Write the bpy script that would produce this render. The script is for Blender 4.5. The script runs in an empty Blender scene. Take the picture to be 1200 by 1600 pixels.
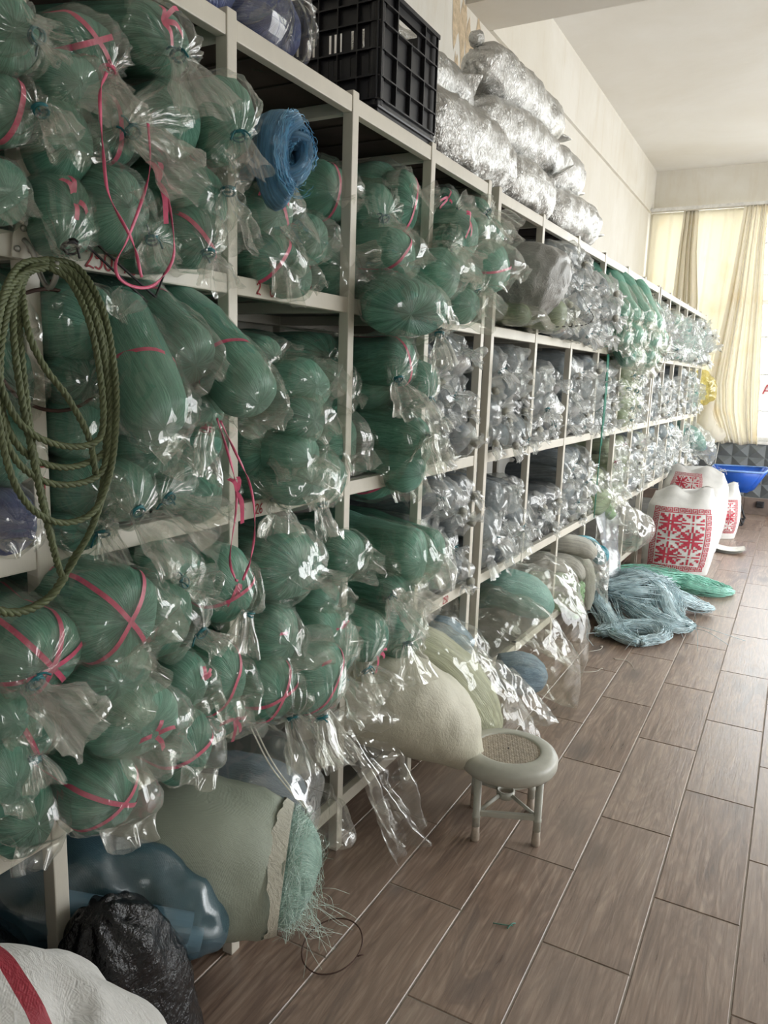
import bpy, bmesh, math, random
import numpy as np
from mathutils import Vector, Matrix

scene = bpy.context.scene
COL = scene.collection

# ------------------------------------------------------------------ camera
cam_d = bpy.data.cameras.new('camera')
cam_d.sensor_fit = 'VERTICAL'
cam_d.sensor_height = 36.0
cam_d.lens = 1185.0 / 1600.0 * 36.0
cam_d.clip_start = 0.02
cam = bpy.data.objects.new('camera', cam_d)
COL.objects.link(cam)
_r = Vector((0.8773442, 0.47882023, 0.03159645))      # camera right
_d = Vector((0.11320999, -0.14254953, -0.98329198))   # camera down
_f = Vector((-0.46631604, 0.86626256, -0.17927224))   # camera forward
M = Matrix(((_r.x, -_d.x, -_f.x, 0), (_r.y, -_d.y, -_f.y, 0), (_r.z, -_d.z, -_f.z, 1.5), (0, 0, 0, 1)))
cam.matrix_world = M
scene.camera = cam

# ------------------------------------------------------------------ world (hazy bright daylight outside)
world = bpy.data.worlds.new('world')
scene.world = world
world.use_nodes = True
wn = world.node_tree.nodes
wl = world.node_tree.links
wn.clear()
w_out = wn.new('ShaderNodeOutputWorld')
w_bg = wn.new('ShaderNodeBackground')
w_tc = wn.new('ShaderNodeTexCoord')
w_sep = wn.new('ShaderNodeSeparateXYZ')
w_ramp = wn.new('ShaderNodeValToRGB')
w_ramp.color_ramp.elements[0].position = 0.44
w_ramp.color_ramp.elements[0].color = (0.52, 0.52, 0.51, 1)
w_ramp.color_ramp.elements[1].position = 0.56
w_ramp.color_ramp.elements[1].color = (0.95, 0.98, 1.0, 1)
w_map = wn.new('ShaderNodeMapRange')
w_map.inputs['From Min'].default_value = -1
w_map.inputs['From Max'].default_value = 1
wl.new(w_tc.outputs['Generated'], w_sep.inputs[0])
wl.new(w_sep.outputs['Z'], w_map.inputs['Value'])
wl.new(w_map.outputs[0], w_ramp.inputs[0])
wl.new(w_ramp.outputs[0], w_bg.inputs['Color'])
w_bg.inputs['Strength'].default_value = 5.5
wl.new(w_bg.outputs[0], w_out.inputs['Surface'])

# room extents
XW, XR, Y0, YF, ZC = -1.83, 3.3, -2.6, 9.9, 3.95
# daylight enters through the openings: portals mark them for the renderer
def portal(name, loc, size_y, size_z, rot):
    ld = bpy.data.lights.new(name, 'AREA')
    ld.shape = 'RECTANGLE'
    ld.size = size_y
    ld.size_y = size_z
    ld.cycles.is_portal = True
    o = bpy.data.objects.new(name, ld)
    o.location = loc
    o.rotation_euler = rot
    COL.objects.link(o)
# right wall windows: (y0, y1, z0, z1); far wall window; unseen opening added behind the camera as fill light
RIGHT_WIN = [(3.2, 6.0, 0.05, 3.3), (6.5, 9.5, 0.05, 3.3)]
FAR_WIN = (-1.78, 3.0, 0.86, 3.5)
BACK_FILL = (2.1, 3.1, 1.0, 2.5)
for a, b, c, d in RIGHT_WIN:
    portal('window_daylight', (XR + 0.02, (a + b) / 2, (c + d) / 2), d - c, b - a, (0, math.radians(90), 0))
portal('window_daylight', ((FAR_WIN[0] + FAR_WIN[1]) / 2, YF + 0.12, (FAR_WIN[2] + FAR_WIN[3]) / 2), FAR_WIN[1] - FAR_WIN[0], FAR_WIN[3] - FAR_WIN[2], (math.radians(-90), 0, 0))
portal('window_daylight', ((BACK_FILL[0] + BACK_FILL[1]) / 2, Y0 - 0.12, (BACK_FILL[2] + BACK_FILL[3]) / 2), BACK_FILL[1] - BACK_FILL[0], BACK_FILL[3] - BACK_FILL[2], (math.radians(90), 0, 0))

scene.view_settings.view_transform = 'Standard'
scene.view_settings.look = 'None'
scene.view_settings.gamma = 1.0
scene.view_settings.use_curve_mapping = False
scene.view_settings.exposure = 0.55
scene.cycles.transparent_max_bounces = 14
scene.cycles.max_bounces = 6
scene.cycles.use_adaptive_sampling = True
scene.cycles.adaptive_threshold = 0.12
scene.cycles.diffuse_bounces = 4
scene.cycles.glossy_bounces = 2
scene.cycles.sample_clamp_indirect = 6.0
scene.cycles.caustics_reflective = False
scene.cycles.caustics_refractive = False

rng = np.random.default_rng(7)
random.seed(7)

# ------------------------------------------------------------------ generic helpers
def link_mesh(name, verts, faces, mat, parent=None, smooth=True, loc=None):
    me = bpy.data.meshes.new(name)
    me.from_pydata([tuple(map(float, v)) for v in verts], [], faces)
    if smooth:
        me.polygons.foreach_set('use_smooth', [True] * len(me.polygons))
    me.update()
    return link_data(name, me, mat, parent, loc)

def link_data(name, me, mat, parent=None, loc=None):
    o = bpy.data.objects.new(name, me)
    if mat is not None and not me.materials:
        me.materials.append(mat)
    COL.objects.link(o)
    if parent is not None:
        o.parent = parent
    if loc is not None:
        o.location = loc
    return o

def empty(name, loc=(0, 0, 0), rz=0.0):
    o = bpy.data.objects.new(name, None)
    o.empty_display_size = 0.05
    o.location = loc
    o.rotation_euler = (0, 0, rz)
    COL.objects.link(o)
    return o

def tag(o, label, cat, group=None):
    o['label'] = label
    o['category'] = cat
    if group:
        o['group'] = group
    return o

def struct(o, label=None):
    o['kind'] = 'structure'
    if label:
        o['label'] = label
    return o

class MB:
    """collects simple solids into one mesh"""
    def __init__(self):
        self.v = []
        self.f = []
    def add(self, vs, fs):
        n = len(self.v)
        self.v += [tuple(v) for v in vs]
        self.f += [tuple(i + n for i in f) for f in fs]
    def box(self, x0, x1, y0, y1, z0, z1, b=0.0):
        if b <= 0:
            vs = [(x, y, z) for x in (x0, x1) for y in (y0, y1) for z in (z0, z1)]
            self.add(vs, [(0, 1, 3, 2), (4, 6, 7, 5), (0, 4, 5, 1), (2, 3, 7, 6), (0, 2, 6, 4), (1, 5, 7, 3)])
        else:
            bm = bmesh.new()
            bmesh.ops.create_cube(bm, size=1.0)
            for v in bm.verts:
                v.co = ((x0 + x1) / 2 + v.co.x * (x1 - x0), (y0 + y1) / 2 + v.co.y * (y1 - y0), (z0 + z1) / 2 + v.co.z * (z1 - z0))
            bmesh.ops.bevel(bm, geom=list(bm.edges), offset=b, segments=2, affect='EDGES', profile=0.6)
            bm.verts.index_update()
            self.add([v.co[:] for v in bm.verts], [[v.index for v in f.verts] for f in bm.faces])
            bm.free()
    def tube(self, pts, r, n=8, cap=True, closed=False):
        P = np.array(pts, float)
        m = len(P)
        rs = np.broadcast_to(np.asarray(r, float), (m,))
        if closed:
            T = np.roll(P, -1, 0) - np.roll(P, 1, 0)
        else:
            T = np.empty_like(P)
            T[1:-1] = P[2:] - P[:-2]
            T[0], T[-1] = P[1] - P[0], P[-1] - P[-2]
        T /= np.linalg.norm(T, axis=1)[:, None] + 1e-9
        if n <= 4:
            ref = np.array([0.31, 0.23, 0.92]) if abs(T.mean(0)[2]) < 0.6 else np.array([0.9, 0.35, 0.25])
            Nn = np.cross(T, ref)
            Nn /= np.linalg.norm(Nn, axis=1)[:, None] + 1e-9
        else:
            Nn = np.empty_like(P)
            a = (0, 0, 1) if abs(T[0][2]) < 0.9 else (1, 0, 0)
            nv = Vector(T[0]).cross(Vector(a))
            for i in range(m):
                t = Vector(T[i])
                nv = (nv - t * nv.dot(t)).normalized()
                Nn[i] = nv
        B = np.cross(T, Nn)
        an = 2 * math.pi * np.arange(n) / n
        V = P[:, None] + rs[:, None, None] * (np.cos(an)[None, :, None] * Nn[:, None] + np.sin(an)[None, :, None] * B[:, None])
        k = np.arange(n)
        l = (k + 1) % n
        ii = np.arange(m if closed else m - 1)
        jj = (ii + 1) % m
        F = np.stack([ii[:, None] * n + k, ii[:, None] * n + l, jj[:, None] * n + l, jj[:, None] * n + k], 2).reshape(-1, 4)
        base = len(self.v)
        self.v += V.reshape(-1, 3).tolist()
        self.f += (F + base).tolist()
        if cap and not closed:
            self.f.append([base + q for q in range(n - 1, -1, -1)])
            self.f.append([base + (m - 1) * n + q for q in range(n)])
    def strip(self, pts, sides, w):
        """flat tape: pts (n,3), sides (n,3) unit side vectors"""
        n = len(pts)
        ws = w if hasattr(w, '__len__') else [w] * n
        vs = []
        for p, s, ww in zip(pts, sides, ws):
            vs.append(np.array(p) - np.array(s) * ww / 2)
            vs.append(np.array(p) + np.array(s) * ww / 2)
        self.add(vs, [(2 * i, 2 * i + 1, 2 * i + 3, 2 * i + 2) for i in range(n - 1)])
    def lathe(self, prof, n=32, c=(0, 0, 0), cap=True):
        vs = []
        for r, z in prof:
            for k in range(n):
                a = 2 * math.pi * k / n
                vs.append((c[0] + r * math.cos(a), c[1] + r * math.sin(a), c[2] + z))
        fs = []
        for i in range(len(prof) - 1):
            for k in range(n):
                l = (k + 1) % n
                fs.append((i * n + k, i * n + l, (i + 1) * n + l, (i + 1) * n + k))
        if cap:
            fs.append(tuple(range(n - 1, -1, -1)))
            fs.append(tuple((len(prof) - 1) * n + k for k in range(n)))
        self.add(vs, fs)
    def build(self, name, mat, parent=None, smooth=False, loc=None):
        return link_mesh(name, self.v, self.f, mat, parent, smooth, loc)

def spline(P, n):
    """Catmull-Rom through points"""
    P = np.array(P, float)
    Q = np.vstack([2 * P[0] - P[1], P, 2 * P[-1] - P[-2]])
    out = []
    m = len(P) - 1
    for t in np.linspace(0, m, n):
        i = min(int(t), m - 1)
        u = t - i
        a, b, c, d = Q[i], Q[i + 1], Q[i + 2], Q[i + 3]
        out.append(0.5 * ((2 * b) + (c - a) * u + (2 * a - 5 * b + 4 * c - d) * u * u + (3 * b - a - 3 * c + d) * u ** 3))
    return np.array(out)

def _hash(i, j, k, s):
    with np.errstate(over='ignore'):
        h = (i.astype(np.int64) * 374761393 + j.astype(np.int64) * 668265263 + k.astype(np.int64) * 2147483647 + s * 144665) & 0x7fffffff
        h = ((h ^ (h >> 13)) * 1274126177) & 0x7fffffff
        h = (h ^ (h >> 16)) & 0xffff
    return h / 32767.5 - 1.0

def vnoise(P, s=0):
    P = np.asarray(P, float)
    I = np.floor(P)
    F = P - I
    F = F * F * (3 - 2 * F)
    i, j, k = I[..., 0].astype(np.int64), I[..., 1].astype(np.int64), I[..., 2].astype(np.int64)
    x, y, z = F[..., 0], F[..., 1], F[..., 2]
    def c(a, b, d):
        return _hash(i + a, j + b, k + d, s)
    return ((c(0, 0, 0) * (1 - x) + c(1, 0, 0) * x) * (1 - y) + (c(0, 1, 0) * (1 - x) + c(1, 1, 0) * x) * y) * (1 - z) + \
           ((c(0, 0, 1) * (1 - x) + c(1, 0, 1) * x) * (1 - y) + (c(0, 1, 1) * (1 - x) + c(1, 1, 1) * x) * y) * z

def facet(P, s=0):
    """piecewise linear noise: flat facets meeting in creases"""
    P = np.asarray(P, float)
    I = np.floor(P)
    F = P - I
    i, j, k = I[..., 0].astype(np.int64), I[..., 1].astype(np.int64), I[..., 2].astype(np.int64)
    o = 0
    for a in (0, 1):
        for b in (0, 1):
            for c in (0, 1):
                w = (F[..., 0] if a else 1 - F[..., 0]) * (F[..., 1] if b else 1 - F[..., 1]) * (F[..., 2] if c else 1 - F[..., 2])
                o = o + w * _hash(i + a, j + b, k + c, s)
    return o

def ridged(P, s=0, octv=3):
    """creased noise, sharp ridges, about -1..1"""
    o, a, t = 0, 1.0, 0
    P = np.asarray(P, float)
    for q in range(octv):
        o = o + a * (1 - 2 * np.abs(vnoise(P * (1.9 ** q) + 17.3 * q, s + q * 7)))
        t += a
        a *= 0.55
    return o / t

def unit(v):
    v = np.asarray(v, float)
    return v / (np.linalg.norm(v) + 1e-12)

# ------------------------------------------------------------------ materials
MATS = {}
class NT:
    def __init__(self, name):
        self.m = bpy.data.materials.new(name)
        self.m.use_nodes = True
        self.n = self.m.node_tree.nodes
        self.l = self.m.node_tree.links
        self.n.clear()
        self.out = self.n.new('ShaderNodeOutputMaterial')
        MATS[name] = self.m
    def new(self, t, **kw):
        nd = self.n.new(t)
        for k, v in kw.items():
            if k in nd.inputs:
                self.set(nd.inputs[k], v)
            elif hasattr(nd, k):
                setattr(nd, k, v)
        return nd
    def set(self, inp, v):
        if hasattr(v, 'is_output') or isinstance(v, bpy.types.NodeSocket):
            self.l.new(v, inp)
        else:
            inp.default_value = v
    def bsdf(self, **kw):
        p = self.n.new('ShaderNodeBsdfPrincipled')
        for k, v in kw.items():
            self.set(p.inputs[k], v)
        self.l.new(p.outputs[0], self.out.inputs['Surface'])
        return p
    def coord(self, kind='Object', scale=(1, 1, 1), rot=(0, 0, 0), loc=(0, 0, 0)):
        tc = self.n.new('ShaderNodeTexCoord')
        mp = self.n.new('ShaderNodeMapping')
        mp.inputs['Scale'].default_value = scale
        mp.inputs['Rotation'].default_value = rot
        mp.inputs['Location'].default_value = loc
        self.l.new(tc.outputs[kind], mp.inputs[0])
        return mp.outputs[0]
    def noise(self, vec, scale=5, detail=3, rough=0.5, dist=0.0, out=0):
        nd = self.n.new('ShaderNodeTexNoise')
        if vec is not None:
            self.l.new(vec, nd.inputs['Vector'])
        nd.inputs['Scale'].default_value = scale
        nd.inputs['Detail'].default_value = detail
        nd.inputs['Roughness'].default_value = rough
        nd.inputs['Distortion'].default_value = dist
        return nd.outputs[out]
    def voronoi(self, vec, scale=5, feature='F1', out='Distance', rand=1.0):
        nd = self.n.new('ShaderNodeTexVoronoi')
        nd.feature = feature
        self.l.new(vec, nd.inputs['Vector'])
        nd.inputs['Scale'].default_value = scale
        nd.inputs['Randomness'].default_value = rand
        return nd.outputs[out]
    def ramp(self, fac, stops, interp='LINEAR'):
        nd = self.n.new('ShaderNodeValToRGB')
        nd.color_ramp.interpolation = interp
        el = nd.color_ramp.elements
        while len(el) < len(stops):
            el.new(0.5)
        for e, (p, c) in zip(el, stops):
            e.position = p
            e.color = (*c, 1) if len(c) == 3 else c
        self.l.new(fac, nd.inputs[0])
        return nd.outputs[0]
    def math(self, op, a, b=0.5, c=None, clamp=False):
        nd = self.n.new('ShaderNodeMath')
        nd.operation = op
        nd.use_clamp = clamp
        self.set(nd.inputs[0], a)
        self.set(nd.inputs[1], b)
        if c is not None:
            self.set(nd.inputs[2], c)
        return nd.outputs[0]
    def mix(self, fac, a, b, blend='MIX'):
        nd = self.n.new('ShaderNodeMix')
        nd.data_type = 'RGBA'
        nd.blend_type = blend
        self.set(nd.inputs[0], fac)
        for s, v in ((nd.inputs[6], a), (nd.inputs[7], b)):
            self.set(s, (*v, 1) if isinstance(v, tuple) and len(v) == 3 else v)
        return nd.outputs[2]
    def bump(self, h, strength=0.3, dist=0.01, normal=None):
        nd = self.n.new('ShaderNodeBump')
        nd.inputs['Strength'].default_value = strength
        nd.inputs['Distance'].default_value = dist
        self.l.new(h, nd.inputs['Height'])
        if normal is not None:
            self.l.new(normal, nd.inputs['Normal'])
        return nd.outputs[0]

def m_paint(name, col, rough=0.5, wear=0.5):
    t = NT(name)
    v = t.coord('Object')
    n1 = t.noise(v, 6, 4, 0.6)
    n2 = t.noise(t.coord('Object', (1, 1, 0.25)), 40, 4, 0.7)
    c = t.mix(t.ramp(n1, [(0.35, (0, 0, 0)), (0.75, (1, 1, 1))]), col, tuple(x * 0.86 for x in col))
    c = t.mix(t.math('MULTIPLY', t.ramp(n2, [(0.66, (0, 0, 0)), (0.78, (1, 1, 1))]), wear), c, (0.16, 0.11, 0.07))
    t.bsdf(**{'Base Color': c, 'Roughness': rough, 'Normal': t.bump(n2, 0.12, 0.004)})
    return t.m

m_paint('cream_paint', (0.66, 0.62, 0.53), 0.42, 0.35)

def m_net(name, dark, light, sheen=0.5, rough=0.27):
    """hank of fine nylon netting: strands follow the stored 'strand' coordinate"""
    t = NT(name)
    at = t.n.new('ShaderNodeAttribute')
    at.attribute_name = 'strand'
    info = t.n.new('ShaderNodeObjectInfo')
    s = at.outputs['Vector']
    n1 = t.noise(s, 15.0, 4, 0.65, 0.3)
    n2 = t.noise(s, 2.2, 3, 0.5, 0.3)
    n3 = t.noise(t.coord('Object'), 14, 3, 0.6)
    c = t.mix(t.ramp(n1, [(0.30, (0, 0, 0)), (0.70, (1, 1, 1))]), dark, light)  # strand tones; their contrast also paints satin highlights and the shade between strands
    c = t.mix(t.math('MULTIPLY', t.ramp(n2, [(0.35, (1, 1, 1)), (0.6, (0, 0, 0))]), 0.6), c, tuple(x * 0.55 for x in dark))
    c = t.mix(t.math('MULTIPLY', info.outputs['Random'], 0.35), c, tuple(min(1, x * 1.25 + 0.02) for x in light))
    h = t.math('ADD', n1, t.math('MULTIPLY', n3, 0.25))
    p = t.bsdf(**{'Base Color': c, 'Roughness': rough, 'Normal': t.bump(h, 0.9, 0.010)})
    p.inputs['Sheen Weight'].default_value = sheen * 0.4
    p.inputs['Sheen Tint'].default_value = (*[min(1, x * 2 + 0.2) for x in light], 1)
    p.inputs['Subsurface Weight'].default_value = 0.0
    p.inputs['Specular IOR Level'].default_value = 0.9
    return t.m

m_net('net_green', (0.026, 0.175, 0.11), (0.25, 0.62, 0.45))
m_net('net_teal', (0.07, 0.25, 0.20), (0.25, 0.56, 0.46))
m_net('net_grey', (0.09, 0.12, 0.15), (0.32, 0.38, 0.43))
m_net('net_dark', (0.05, 0.065, 0.085), (0.16, 0.19, 0.22))
m_net('net_olive', (0.16, 0.22, 0.10), (0.42, 0.52, 0.32))
m_net('net_lime', (0.38, 0.46, 0.26), (0.68, 0.76, 0.52))
m_net('net_blue', (0.02, 0.17, 0.48), (0.22, 0.60, 0.98), 0.8, 0.24)
m_net('net_navy', (0.035, 0.05, 0.17), (0.13, 0.17, 0.40))
m_net('net_sky', (0.16, 0.30, 0.42), (0.42, 0.60, 0.70))
m_net('net_cream', (0.42, 0.40, 0.32), (0.70, 0.68, 0.56))

def m_film(name, tint=(0.97, 0.975, 0.95), haze=0.008, gloss=0.065, rough=0.065, hazecol=(0.96, 0.95, 0.91), lay=0.13):
    """thin clear plastic film; its creases are in the mesh, 'layers' says where it doubles up or is creased white"""
    t = NT(name)
    at = t.n.new('ShaderNodeAttribute')
    at.attribute_name = 'layers'
    lw = t.new('ShaderNodeLayerWeight', Blend=0.5)
    fac = t.math('POWER', lw.outputs['Facing'], 3.0)
    tr = t.n.new('ShaderNodeBsdfTransparent')
    tr.inputs[0].default_value = (*tint, 1)
    gl = t.n.new('ShaderNodeBsdfGlossy')
    gl.inputs['Roughness'].default_value = rough
    gl.inputs['Color'].default_value = (1, 0.99, 0.97, 1)
    df = t.n.new('ShaderNodeBsdfDiffuse')
    df.inputs[0].default_value = (*hazecol, 1)
    tl = t.n.new('ShaderNodeBsdfTranslucent')
    tl.inputs[0].default_value = (*hazecol, 1)
    dm = t.new('ShaderNodeMixShader', Fac=0.4)
    t.l.new(df.outputs[0], dm.inputs[1])
    t.l.new(tl.outputs[0], dm.inputs[2])
    hz = t.math('MULTIPLY_ADD', at.outputs['Fac'], lay, haze)
    hz = t.math('ADD', hz, t.math('MULTIPLY', fac, 0.09), clamp=True)
    m1 = t.n.new('ShaderNodeMixShader')
    t.l.new(hz, m1.inputs[0])
    t.l.new(tr.outputs[0], m1.inputs[1])
    t.l.new(dm.outputs[0], m1.inputs[2])
    m2 = t.n.new('ShaderNodeMixShader')
    g = t.math('MULTIPLY_ADD', fac, 0.28, t.math('MULTIPLY_ADD', at.outputs['Fac'], 0.10, gloss), clamp=True)
    t.l.new(g, m2.inputs[0])
    t.l.new(m1.outputs[0], m2.inputs[1])
    t.l.new(gl.outputs[0], m2.inputs[2])
    t.l.new(m2.outputs[0], t.out.inputs['Surface'])
    return t.m

m_film('film_clear')
m_film('film_hazy', haze=0.05)
m_film('film_grey', haze=0.10, gloss=0.07, hazecol=(0.90, 0.92, 0.93), rough=0.16, lay=0.30)
m_film('film_smooth', haze=0.03, gloss=0.07, rough=0.08)
m_film('film_blue', tint=(0.50, 0.68, 0.78), haze=0.30, gloss=0.06, hazecol=(0.15, 0.29, 0.38), rough=0.22)
m_film('film_yellow', tint=(0.95, 0.9, 0.55), haze=0.25, gloss=0.06, hazecol=(0.75, 0.66, 0.25))

def m_plain(name, col, rough=0.5, spec=0.5, var=0.15, scale=20, bump=0.1, bd=0.004, metal=0.0):
    t = NT(name)
    v = t.coord('Object')
    n = t.noise(v, scale, 4, 0.6)
    c = t.mix(t.ramp(n, [(0.3, (0, 0, 0)), (0.7, (1, 1, 1))]), tuple(x * (1 - var) for x in col), tuple(min(1, x * (1 + var)) for x in col))
    t.bsdf(**{'Base Color': c, 'Roughness': rough, 'Specular IOR Level': spec, 'Metallic': metal, 'Normal': t.bump(n, bump, bd)})
    return t.m

m_plain('ribbon_pink', (0.62, 0.10, 0.19), 0.4, 0.5, 0.2, 60)
m_plain('tie_teal', (0.012, 0.15, 0.17), 0.4)
m_plain('marker_red', (0.36, 0.02, 0.03), 0.6)
m_plain('string_white', (0.72, 0.70, 0.62), 0.6)
m_plain('string_black', (0.012, 0.012, 0.014), 0.6)
m_plain('string_green', (0.03, 0.22, 0.15), 0.5)
m_plain('metal_grey', (0.42, 0.41, 0.38), 0.4, 0.5, 0.2, 30, 0.1, 0.002, 0.8)
m_plain('iron_black', (0.02, 0.02, 0.022), 0.5)
m_plain('wood_dark', (0.055, 0.042, 0.034), 0.8)
# ------------------------------------------------------------------ surface materials of the room
def m_plaster(name, col, stain=True, scale=1.0):
    t = NT(name)
    v = t.coord('Object')
    n1 = t.noise(v, 1.3 * scale, 5, 0.6, 0.4)
    n2 = t.noise(v, 25 * scale, 4, 0.65)
    n3 = t.noise(t.coord('Object', (1.2, 1.2, 0.18)), 7, 4, 0.7, 0.5)
    c = t.mix(t.ramp(n1, [(0.35, (0, 0, 0)), (0.7, (1, 1, 1))]), col, tuple(x * y for x, y in zip(col, (0.9, 0.88, 0.84))))
    if stain:
        c = t.mix(t.math('MULTIPLY', t.ramp(n3, [(0.52, (0, 0, 0)), (0.75, (1, 1, 1))]), 0.35), c, tuple(x * y for x, y in zip(col, (0.8, 0.72, 0.6))))
    t.bsdf(**{'Base Color': c, 'Roughness': 0.85, 'Specular IOR Level': 0.2, 'Normal': t.bump(n2, 0.25, 0.006)})
    return t.m
m_plaster('plaster_wall', (0.79, 0.77, 0.715))
m_plaster('plaster_ceiling', (0.80, 0.785, 0.75), False, 0.6)
m_plaster('plaster_beam', (0.74, 0.71, 0.65), False)
m_plain('peeled_paint', (0.58, 0.47, 0.33), 0.9, 0.2, 0.25, 30, 0.4, 0.004)
m_plain('grout', (0.42, 0.37, 0.32), 0.85, 0.2, 0.1)
m_plain('dado_grey', (0.155, 0.17, 0.175), 0.55, 0.4, 0.12, 12)
m_plain('skirting_tile', (0.20, 0.155, 0.13), 0.4, 0.5, 0.25, 9)
m_plain('window_frame_white', (0.72, 0.71, 0.68), 0.45)

def m_woodtile():
    t = NT('wood_tile')
    tc = t.n.new('ShaderNodeTexCoord')
    info = t.n.new('ShaderNodeObjectInfo')
    off = t.n.new('ShaderNodeVectorMath')
    off.operation = 'MULTIPLY_ADD'
    cmb = t.n.new('ShaderNodeCombineXYZ')
    for k in range(3):
        t.l.new(info.outputs['Random'], cmb.inputs[k])
    t.l.new(cmb.outputs[0], off.inputs[0])
    off.inputs[1].default_value = (31.0, 57.0, 11.0)
    t.l.new(tc.outputs['Object'], off.inputs[2])
    def mp(sc):
        m = t.n.new('ShaderNodeMapping')
        m.inputs['Scale'].default_value = sc
        t.l.new(off.outputs[0], m.inputs[0])
        return m.outputs[0]
    g0 = t.noise(mp((7, 1.3, 1)), 1.0, 3, 0.5, 1.6)
    g1 = t.noise(mp((60, 3.5, 1)), 1.0, 5, 0.65, 0.8)
    g2 = t.noise(mp((160, 9, 1)), 1.0, 3, 0.6)
    kn = t.voronoi(mp((4.2, 2.0, 1)), 1.0, 'F1')
    rings = t.math('SINE', t.math('MULTIPLY', t.math('ADD', g0, t.math('MULTIPLY', kn, 0.25)), 60))
    base = t.ramp(g1, [(0.30, (0.130, 0.080, 0.058)), (0.48, (0.285, 0.19, 0.14)), (0.70, (0.47, 0.35, 0.27))])
    c = t.mix(t.math('MULTIPLY_ADD', rings, 0.20, 0.18, clamp=True), base, (0.11, 0.072, 0.056))
    knot = t.ramp(t.math('ADD', kn, t.math('MULTIPLY', t.math('SUBTRACT', g0, 0.5), 0.5)), [(0.04, (1, 1, 1)), (0.26, (0, 0, 0))])
    c = t.mix(t.math('MULTIPLY', knot, 0.7), c, (0.055, 0.038, 0.034))
    dark = t.ramp(g0, [(0.60, (0, 0, 0)), (0.72, (1, 1, 1))])
    c = t.mix(t.math('MULTIPLY', dark, 0.6), c, (0.085, 0.062, 0.056))
    r2 = t.math('FRACT', t.math('MULTIPLY', info.outputs['Random'], 7.31))
    c = t.mix(t.math('MULTIPLY', r2, 0.42), c, (0.42, 0.335, 0.28))
    h = t.math('ADD', t.math('MULTIPLY', g1, 1.0), t.math('MULTIPLY', g2, 0.5))
    rg = t.math('MULTIPLY_ADD', g1, 0.25, 0.20)
    t.bsdf(**{'Base Color': c, 'Roughness': rg, 'Specular IOR Level': 0.8, 'Normal': t.bump(h, 0.30, 0.003)})
m_woodtile()

# ------------------------------------------------------------------ floor
mb = MB()
mb.box(XW - 0.2, XR + 0.2, Y0 - 0.2, YF + 0.2, -0.12, -0.0025)
floor = struct(mb.build('floor', MATS['grout']), 'brown wood-look plank tile floor with pale grout')
TW, TL, G = 0.2345, 0.694, 0.0045
bm = bmesh.new()
bmesh.ops.create_cube(bm, size=1.0)
for v in bm.verts:
    v.co = (v.co.x * (TW - G), v.co.y * (TL - G), v.co.z * 0.012 - 0.006)
bmesh.ops.bevel(bm, geom=[e for e in bm.edges if all(v.co.z > -0.001 for v in e.verts)], offset=0.0018, segments=1, affect='EDGES')
tile_me = bpy.data.meshes.new('floor_tile')
bm.to_mesh(tile_me)
bm.free()
tile_me.materials.append(MATS['wood_tile'])
for i in range(-6, 9):
    x = -0.4525 + TW / 2 + i * TW
    oy = 1.82 if i % 2 == 0 else 2.167
    for j in range(-3, 13):
        y = oy + TL / 2 + (j - 1) * TL
        if y < -0.6 or y - TL / 2 > YF - 0.06:
            continue
        o = bpy.data.objects.new('floor_tile', tile_me)
        COL.objects.link(o)
        o.parent = floor
        o.location = (x, y, 0)

# ------------------------------------------------------------------ walls, ceiling
mb = MB()
mb.box(XW - 0.2, XW, Y0, YF + 0.2, 0, ZC)
wall_l = struct(mb.build('wall_left', MATS['plaster_wall']), 'cream plaster wall behind the racks, peeling near the beam')
mb = MB()
mb.box(XW, XW + 0.025, 4.5, YF, 3.47, ZC)
struct(mb.build('trim_1', MATS['plaster_wall']), 'shallow plaster band along the top of the left wall')
# peeled patches on the left wall (a jagged flake each, standing slightly proud)
def flake(y, z, w, h, seed):
    r = random.Random(seed)
    n = 14
    vs = [(XW + 0.004, y, z)]
    for k in range(n):
        a = 2 * math.pi * k / n
        q = 0.6 + 0.6 * r.random()
        vs.append((XW + 0.0015, y + w * q * math.cos(a), z + h * q * math.sin(a)))
    link_mesh('peeled_patch', vs, [(0, 1 + k, 1 + (k + 1) % n) for k in range(n)], MATS['peeled_paint'], wall_l, False)
for k, (y, z, w, h) in enumerate([(4.02, 3.38, 0.05, 0.16), (4.12, 3.30, 0.05, 0.22), (4.22, 3.22, 0.07, 0.20), (4.33, 3.38, 0.05, 0.10), (4.78, 3.08, 0.05, 0.11), (4.86, 3.0, 0.035, 0.08), (4.05, 3.05, 0.03, 0.2)]):
    flake(y, z, w, h, k)

mb = MB()
mb.box(XW - 0.2, XR + 0.2, Y0, YF + 0.2, ZC, ZC + 0.2)
struct(mb.build('ceiling', MATS['plaster_ceiling']), 'off-white plaster ceiling')
mb = MB()
mb.box(XW, XR, 4.14, 4.49, 3.47, ZC)
struct(mb.build('trim_2', MATS['plaster_beam']), 'plastered concrete beam crossing the ceiling')
# a second beam behind the camera
mb = MB()
mb.box(XW, XR, -1.2, -0.85, 3.47, ZC)
struct(mb.build('trim_3', MATS['plaster_beam']))

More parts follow.
